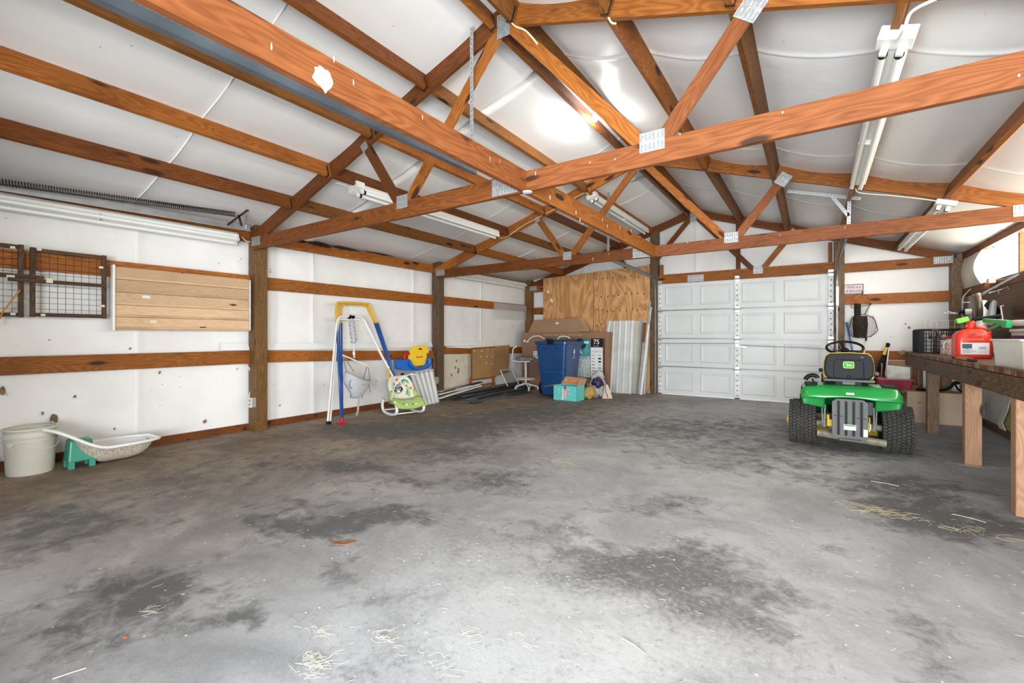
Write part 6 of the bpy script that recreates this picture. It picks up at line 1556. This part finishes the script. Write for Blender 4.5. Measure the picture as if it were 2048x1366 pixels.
solo('hanging_tool', B().lathe([(.02, -.1), (.07, -.08), (.08, 0), (.05, .05), (.02, .10)], 16), M['black'], 'black bulbous tool hanging behind the white dispenser', 'tool', tuple(wh(1980, 620, 1.62)), smooth=True)
t = thing('paper_dispenser', 'white and clear dispenser tube standing behind the round pan', 'dispenser', wh(1968, 655, 1.5))
q0, q1 = wh(1962, 655, 1.48), wh(1968, 607, 1.6)
part('tube', B().tube([(q0.x, q0.y, .905), tuple(q0), tuple(q1)], [.05, .05, .045], 10), M['whiteplastic'], t, local=False)
part('clear_cover', B().tube([q0 + Vector((.05, -.1, .05)), q1 + Vector((.05, -.1, 0))], .03, 10), plain('clear_blue_cover', (.55, .62, .70), .2, alpha=.6), t, local=False)
# wire rack with a spool
t = thing('wire_rack', 'grey bent wire rack holding a spool at the end of the bench', 'rack', (1.5, 7.7, .9))
wk = lambda px, py, y=7.75: onY(px, py, y)
for pts in ([(1926, 645), (1926, 600), (1934, 585), (1942, 578)], [(1925, 645), (1924, 602), (1930, 588)], [(1887, 624), (1895, 627), (1930, 628)], [(1895, 622), (1903, 625), (1932, 627)], [(1924, 605), (1940, 605)], [(1924, 633), (1940, 633)], [(1932, 645), (1934, 632)]):
    part('wire', B().tube(smooth_pts([wk(*p) for p in pts], 4), .004, 6), M['galv'], t, local=False)
part('spool', B().lathe([(.045, -.05), (.045, -.04), (.02, -.04), (.02, -.01), (.045, -.01), (.045, 0)], 16, T(*wk(1928, 624)) @ rot('Y', 90)), M['black'], t, local=False)
part('thread_roll', B().lathe([(.038, 0), (.038, .06)], 16, T(*wk(1929, 624)) @ rot('Y', 90)), M['whiteplastic'], t, local=False)
part('foot', B().tube([(wk(1926, 645).x, 7.75, .90), tuple(wk(1926, 640))], .006, 6), M['galv'], t, local=False)
t = thing('wire_basket', 'pale wire basket standing behind the black crate', 'basket', (1.4, 7.8, .9))
for z in (1.0, 1.1, 1.22, 1.3):
    part('wire', B().tube([(1.22, 7.80, z), (1.66, 7.80, z), (1.66, 7.83, z)], .003, 5), M['galv'], t, local=False)
for i in range(9):
    x = 1.22 + i * .055; part('wire', B().tube([(x, 7.80, .90), (x, 7.80, 1.30)], .0025, 5), M['galv'], t, local=False)
# black lattice crate
def crate():
    t = thing('lattice_crate', 'black plastic lattice crate full of odds and ends on the far end of the bench', 'crate', (1.33, 7.38, .90), 0)
    w, d, h_ = .245, .20, .28
    for x0, y0, x1, y1 in ((-w, -d, w, -d), (w, -d, w, d), (w, d, -w, d), (-w, d, -w, -d)):
        a, c = Vector((x0, y0, 0)), Vector((x1, y1, 0)); L = (c - a).length; dv = (c - a) / L; b_ = B()
        n1 = int(L / .042)
        for i in range(n1 + 1): p = a + dv * (L * i / n1); b_.bar(p, p + Vector((0, 0, h_)), .007, .007, up=tuple(dv))
        for j in range(7): z = .0 + h_ * j / 6; b_.bar(a + Vector((0, 0, z)), c + Vector((0, 0, z)), .007, .007)
        part('lattice_side', b_, M['black'], t)
        part('rim', B().bar(a + Vector((0, 0, h_)), c + Vector((0, 0, h_)), .016, .022), M['black'], t)
    for x0 in (-w, w):
        for y0 in (-d, d): part('corner_post', B().box(x0 - .02, x0 + .02, y0 - .02, y0 + .02, 0, h_), M['black'], t, bevel=.004)
    part('base', B().box(-w, w, -d, d, 0, .01), M['black'], t)
crate()
r_ = random.Random(21)
oc = [plain('odd_item_%d' % i, c, .5) for i, c in enumerate([(.35, .32, .3), (.12, .1, .09), (.45, .30, .20), (.3, .33, .38), (.55, .53, .5)])]
names_ = ['grey can', 'dark jar', 'tan carton', 'blue grey bottle', 'pale tin']
for i in range(10):
    x = 1.16 + (i % 5) * .085; y = 7.26 + (i // 5) * .2; h_ = r_.uniform(.14, .25)
    b_ = B().lathe([(.03, 0), (.036, .01), (.036, h_ * .8), (.02, h_ * .92), (.02, h_)], 10) if i % 2 else B().box(-.035, .035, -.04, .04, 0, h_)
    solo(names_[i % 5].replace(' ', '_'), b_, oc[i % 5], '%s inside the black lattice crate, %s row' % (names_[i % 5], 'front' if i < 5 else 'back'), 'container', (x, y, .912), r_.uniform(-.2, .2))
# jar with a red lid, patterned tin
t = thing('plastic_jar', 'cloudy plastic jar with a red lid between the crate and the petrol can', 'jar', (1.27, 6.62, .90))
part('jar', B().lathe([(.062, 0), (.066, .008), (.066, .17), (.06, .18)], 20), M['cloudy'], t, smooth=True)
part('lid', B().lathe([(.070, .178), (.070, .20), (.066, .205)], 24), M['red'], t)
part('label', B().lathe([(.0672, .05), (.0672, .13)], 24, cap=False), plain('jar_label', (.68, .42, .34), .6, 0, .3, 30), t)
part('handle', B().tube(smooth_pts([(-.065, 0, .15), (-.09, -.02, .12), (-.09, -.02, .07), (-.065, 0, .04)]), .006, 6), M['cloudy'], t)
t = thing('patterned_tin', 'small white tin patterned with red marks beside the black crate', 'tin', (1.255, 6.88, .90))
part('tin', B().lathe([(.055, 0), (.055, .15)], 20), plain('speckled_red_white', (.55, .40, .40), .4, 0, .75, 45), t)
part('lid', B().lathe([(.057, .148), (.057, .158)], 20), M['white'], t)
solo('garden_trowel', B().bar((1.20, 7.10, 1.17), (1.22, 6.85, 1.06), .02, .02).bar((1.20, 7.18, 1.19), (1.20, 7.08, 1.165), .06, .006), M['darksteel'], 'dark trowel poking out over the edge of the black crate', 'trowel')
# petrol can
gc = thing('petrol_can', 'red plastic petrol can with a white label and black spout on the bench', 'petrol can', (1.21, 5.74, .90), 3)
M['canred'] = plain('petrol_can_red', (.72, .035, .012), .38, coat=.2)
def canring(hx, hy, z): return rr(hx, hy, min(hx, hy) * .45, z)
part('body', loft([canring(.118, .085, 0), canring(.122, .09, .02), canring(.122, .09, .17), canring(.114, .085, .22), canring(.09, .065, .25), canring(.055, .045, .265), canring(.045, .04, .27)]), M['canred'], gc, smooth=True)
part('handle', B().tube(smooth_pts([(.10, 0, .20), (.115, 0, .24), (.08, 0, .275), (.0, 0, .285), (-.04, 0, .30)]), .018, 8), M['canred'], gc, smooth=True)
part('neck', B().lathe([(.034, .26), (.034, .30), (.028, .32), (.024, .345)], 16), M['canred'], gc, smooth=True)
part('shoulder_panel', B().add([(-.062, -.0915, .17), (.062, -.0915, .17), (.02, -.072, .262), (-.02, -.072, .262)], [(0, 1, 2, 3)]), plain('light_red_moulding', (.80, .14, .09), .4), gc)
part('spout', B().tube(smooth_pts([(0, 0, .335), (.03, 0, .36), (.10, 0, .37), (.19, 0, .385)]), .018, 10), M['black'], gc, smooth=True)
part('spout_guard', B().bar((-.10, 0, .34), (-.02, 0, .365), .05, .045), plain('lime_green_plastic', (.22, .70, .08), .4), gc, bevel=.008)
lb_ = part('label', B().box(-.092, .092, -.0925, -.0905, .04, .145), M['print_white'], gc)
part('label_symbol', B().prism([(-.08, .10), (-.03, .13), (-.02, .11), (-.05, .09)], -.094, -.0925, Matrix(((1, 0, 0, 0), (0, 0, 1, 0), (0, 1, 0, 0), (0, 0, 0, 1)))).box(-.085, -.02, -.0935, -.0925, .095, .135), plain('label_dark_teal', (.06, .14, .14), .5), lb_)
for i in range(5): part('label_text_line', B().box(-.085, -.035 + .02 * (i % 3), -.0935, -.0925, .052 + i * .008, .055 + i * .008), M['hitch'], lb_)
lettering('GAS', .024, M['print_black'], gc, T(.045, -.0935, .10) @ FACE_Y)
# caulking gun (bright green) resting on the can spout and the tub
t = thing('clamp_gun', 'bright green plastic clamp lying above the petrol can', 'clamp', wh(1995, 650, 1.3))
gg = plain('bright_green_plastic', (.02, .42, .12), .4)
ga = [wh(1969, 641, 1.28), wh(1995, 645, 1.28), wh(2018, 645, 1.28)]
part('arm', B().bar(ga[0], ga[2], .03, .035), gg, t, local=False, bevel=.005)
part('arm', B().bar(wh(1975, 661, 1.28), wh(2003, 648, 1.28), .025, .022), gg, t, local=False, bevel=.005)
part('jaw', B().bar(wh(2008, 648, 1.28), wh(2018, 650, 1.28), .035, .05), gg, t, local=False, bevel=.006)
part('rod', B().tube([wh(1996, 640, 1.28), wh(2016, 642, 1.28)], .006, 6), M['galv'], t, local=False)
# pencils / orange tool on the edge
solo('orange_tool', B().bar((1.08, 5.55, .912), (1.07, 5.15, .912), .03, .018).bar((1.09, 5.5, .925), (1.08, 5.1, .92), .012, .012), plain('orange_wood', (.55, .22, .06), .5), 'orange tool lying at the bench edge before the petrol can', 'tool', bevel=.003)
solo('black_tool', B().bar((1.07, 5.18, .912), (1.065, 4.95, .912), .025, .02), M['black'], 'small black tool lying at the bench edge', 'tool', bevel=.004)
# clear tubs
clr2 = plain('frosted_storage_plastic', (.74, .74, .68), .3, alpha=.62)
def tubbox(name, lab, c, hx, hy, h_, rz_):
    t = thing(name, lab, 'storage box', c, rz_)
    part('body', loft([rr(hx * .9, hy * .9, .02, 0), rr(hx, hy, .02, h_), rr(hx - .006, hy - .006, .018, h_), rr(hx * .9 - .006, hy * .9 - .006, .018, .006)]), clr2, t)
    part('rim', loft([rr(hx, hy, .02, h_ - .012), rr(hx + .012, hy + .012, .03, h_ - .01), rr(hx + .012, hy + .012, .03, h_), rr(hx, hy, .02, h_)], False, False), M['white'], t)
    return t
tubbox('storage_box', 'frosted clear storage box at the front of the bench, beside the petrol can', (1.17, 4.22, .90), .12, .29, .185, 0)
for i, (dy, c, nm) in enumerate([(-.2, (.30, .34, .42), 'blue grey cloth bundle'), (.1, (.48, .42, .30), 'tan cloth bundle')]):
    blob('cloth_bundle', (1.17, 4.22 + dy * .8, .908), .07, .12, .06, 4 + i, plain('cloth_%d' % i, c, .9), nm + ' inside the frosted storage box', 'cloth')
tubbox('storage_box', 'second frosted storage box at the right picture edge', (1.18, 3.58, .90), .13, .27, .185, 0)
def pail(lab, c, r0, h_, mat, band=None):
    t = thing('plastic_pail', lab, 'pail', c)
    part('body', B().lathe([(r0 * .88, 0), (r0 * .9, .006), (r0, h_ * .75)], 28), mat, t, smooth=True)
    part('rim', B().lathe([(r0, h_ * .7), (r0 * 1.08, h_ * .71), (r0 * 1.08, h_ * .77), (r0, h_ * .78)], 28, cap=False).lathe([(r0 * 1.0, h_ * .85), (r0 * 1.1, h_ * .86), (r0 * 1.1, h_ * .93), (r0 * .95, h_), (0, h_)], 28, cap=False), mat, t, smooth=True)
    if band: part('label_band', B().lathe([(r0 * .945, h_ * .35), (r0 * .985, h_ * .62)], 28, cap=False), band, t)
pinkp = plain('pale_pink_plastic', (.66, .52, .50), .35)
pail('pale pink pail with a purple label behind the frosted box', (1.52, 5.45, .90), .13, .34, pinkp, plain('purple_label', (.13, .04, .14), .5))
pail('white lidded pail behind the frosted box at the right picture edge', (1.45, 4.92, .90), .12, .34, M['whiteplastic'], None)
blob('white_rag', (1.46, 4.78, 1.24), .12, .13, .05, 8, M['whiteplastic'], 'crumpled white plastic bag on top of the white pail', 'bag', .4)
# loose wire over the window sill
cable('wire', [wh(1966, 572, 1.7), wh(1985, 560, 1.7), wh(2010, 558, 1.68), wh(2030, 548, 1.66), wh(2056, 540, 1.6)], .0035, M['galv'], 'grey wire looping along the sill of the light panels')
solo('sill_bracket', B().box(-.03, .03, -.05, .05, -.03, .03), M['clip'], 'small beige bracket on the sill under the light panel', 'bracket', tuple(wh(1982, 562, 1.70)), bevel=.008)
solo('sill_block', B().box(-.025, .025, -.03, .03, -.05, .03), M['lumber_pale'], 'pale wood block at the end of the sill beside the bulging facing', 'block', tuple(wh(1973, 570, 1.70)), bevel=.004)

# ================================================================== STRAW AND SCRAPS ON THE FLOOR
straw = plain('dry_straw', (.45, .39, .23), .8, 0, .3, 9); pale_s = plain('pale_straw', (.55, .53, .44), .8)
r_ = random.Random(99)
def strands(n_, cx, cy, sx_, sy_, Lr, w=.0012, z0=.002, pile=0.0):
    b_ = B()
    for _ in range(n_):
        x = r_.gauss(cx, sx_); y = r_.gauss(cy, sy_); a = r_.uniform(0, pi); L = r_.uniform(*Lr); zz = z0 + r_.random() * pile
        if x < XL + .15 or x > XR - .1 or y > 8.6: continue
        c = r_.uniform(-.25, .25) * L; p = Vector((x, y, zz)); d = Vector((cos(a), sin(a), 0)); nn_ = Vector((-sin(a), cos(a), 0))
        m1 = p + d * L * .5 + nn_ * c + Vector((0, 0, pile * r_.random() * .5)); e = p + d * L
        for s0, s1 in ((p, m1), (m1, e)):
            b_.add([s0 - nn_ * w, s0 + nn_ * w, s1 + nn_ * w, s1 - nn_ * w, s0 + Vector((0, 0, w * 1.4)), s1 + Vector((0, 0, w * 1.4))], [(0, 1, 4), (3, 5, 2), (0, 4, 5, 3), (1, 2, 5, 4)])
    return b_
piles = [((1755, 1025), .10, .045, 90, 'dry straw tuft on the floor in front of the workbench leg'), ((620, 1335), .035, .02, 80, 'straw tuft on the floor at the bottom left'), ((765, 1280), .035, .012, 40, 'pale straw wisp on the floor near the bottom centre'), ((635, 1268), .025, .012, 28, 'small straw wisp left of the bottom centre'),
         ((925, 1268), .02, .012, 18, 'grey straw tuft at the bottom centre'), ((1040, 1290), .03, .02, 14, 'pale straw scatter at the bottom middle'), ((880, 1340), .03, .02, 12, 'straw scatter at the very bottom'), ((290, 1226), .02, .015, 24, 'little straw tuft on the brown floor'), ((1120, 925), .12, .04, 40, 'thin straw scatter in the middle of the floor'), ((1965, 935), .08, .03, 40, 'straw blown against the bench leg'), ((1950, 1065), .09, .05, 30, 'straw scatter right of the large tuft')]
for (px, py), sx_, sy_, n_, lab in piles:
    p = onZ(px, py); o = solo('straw_tuft', strands(n_, p.x, p.y, sx_, sy_, (.015, .06) if py > 1200 else (.03, .10), .0004 if py > 1200 else .0008, .001, .006), straw if py < 1200 else pale_s, lab, 'straw'); o['kind'] = 'stuff'
b_ = B()
for cx, cy, sx_, sy_, n_ in ((-1.2, 3.0, 1.8, 1.3, 260), (.6, 4.2, .7, .8, 170), (-1.0, 1.5, .8, .5, 150), (-3.0, 3.5, 1.5, 1.5, 110), (-.8, 6, 1.8, 1.2, 90)):
    s0 = strands(n_, cx, cy, sx_, sy_, (.01, .04), .0005); b_.add(s0.v, s0.f)
o = solo('straw_scatter', b_, pale_s, 'single straws scattered over the whole concrete floor', 'straw'); o['kind'] = 'stuff'
for a, c, lab in (((1905, 1028), (1972, 1045), 'long pale straw stalk right of the straw tuft'), ((1742, 962), (1798, 972), 'long straw stalk before the tractor wheel'), ((1242, 1275), (1290, 1308), 'bent dry stem near the bottom centre right'), ((105, 1358), (172, 1336), 'long pale stalk in the bottom left corner')):
    A, Cc = onZ(*a, .004), onZ(*c, .004); solo('straw_stalk', B().tube([A, (A + Cc) / 2 + Vector((.004, .004, .002)), Cc], .002, 5), pale_s, lab, 'straw')
# chips
chip = plain('paint_chip', (.80, .79, .76), .7); leafm = plain('brown_leaf', (.28, .12, .06), .8, 0, .3, 30)
b_ = B()
for _ in range(420):
    x = r_.uniform(-5.3, 1.5); y = r_.uniform(1, 8.2); s_ = r_.uniform(.003, .009)
    b_.add([(x, y, .002), (x + s_, y + s_ * .4, .003), (x + s_ * .6, y + s_, .002), (x - s_ * .4, y + s_ * .5, .004)], [(0, 1, 2, 3)])
o = solo('paint_chips', b_, chip, 'tiny white chips scattered over the concrete floor', 'debris'); o['kind'] = 'stuff'
p = onZ(686, 1086)
an_ = YAW
lf = [(.062 * cos(a) * (1 + .25 * sin(3 * a)), .022 * sin(a) * (1 + .2 * cos(5 * a))) for a in [k * pi / 10 for k in range(20)]]
solo('brown_scrap', B().prism(lf, .001, .004, T(p.x, p.y, 0) @ Matrix.Rotation(an_ + .1, 4, 'Z')), leafm, 'flat rust brown scrap on the floor left of centre', 'scrap')
p = onZ(246, 1277); solo('orange_scrap', B().prism([(0, 0), (.012, .004), (.008, .012), (-.004, .008)], .001, .004, T(p.x, p.y, 0)), plain('orange_bit', (.7, .15, .05), .7), 'tiny orange scrap on the brown floor', 'scrap')
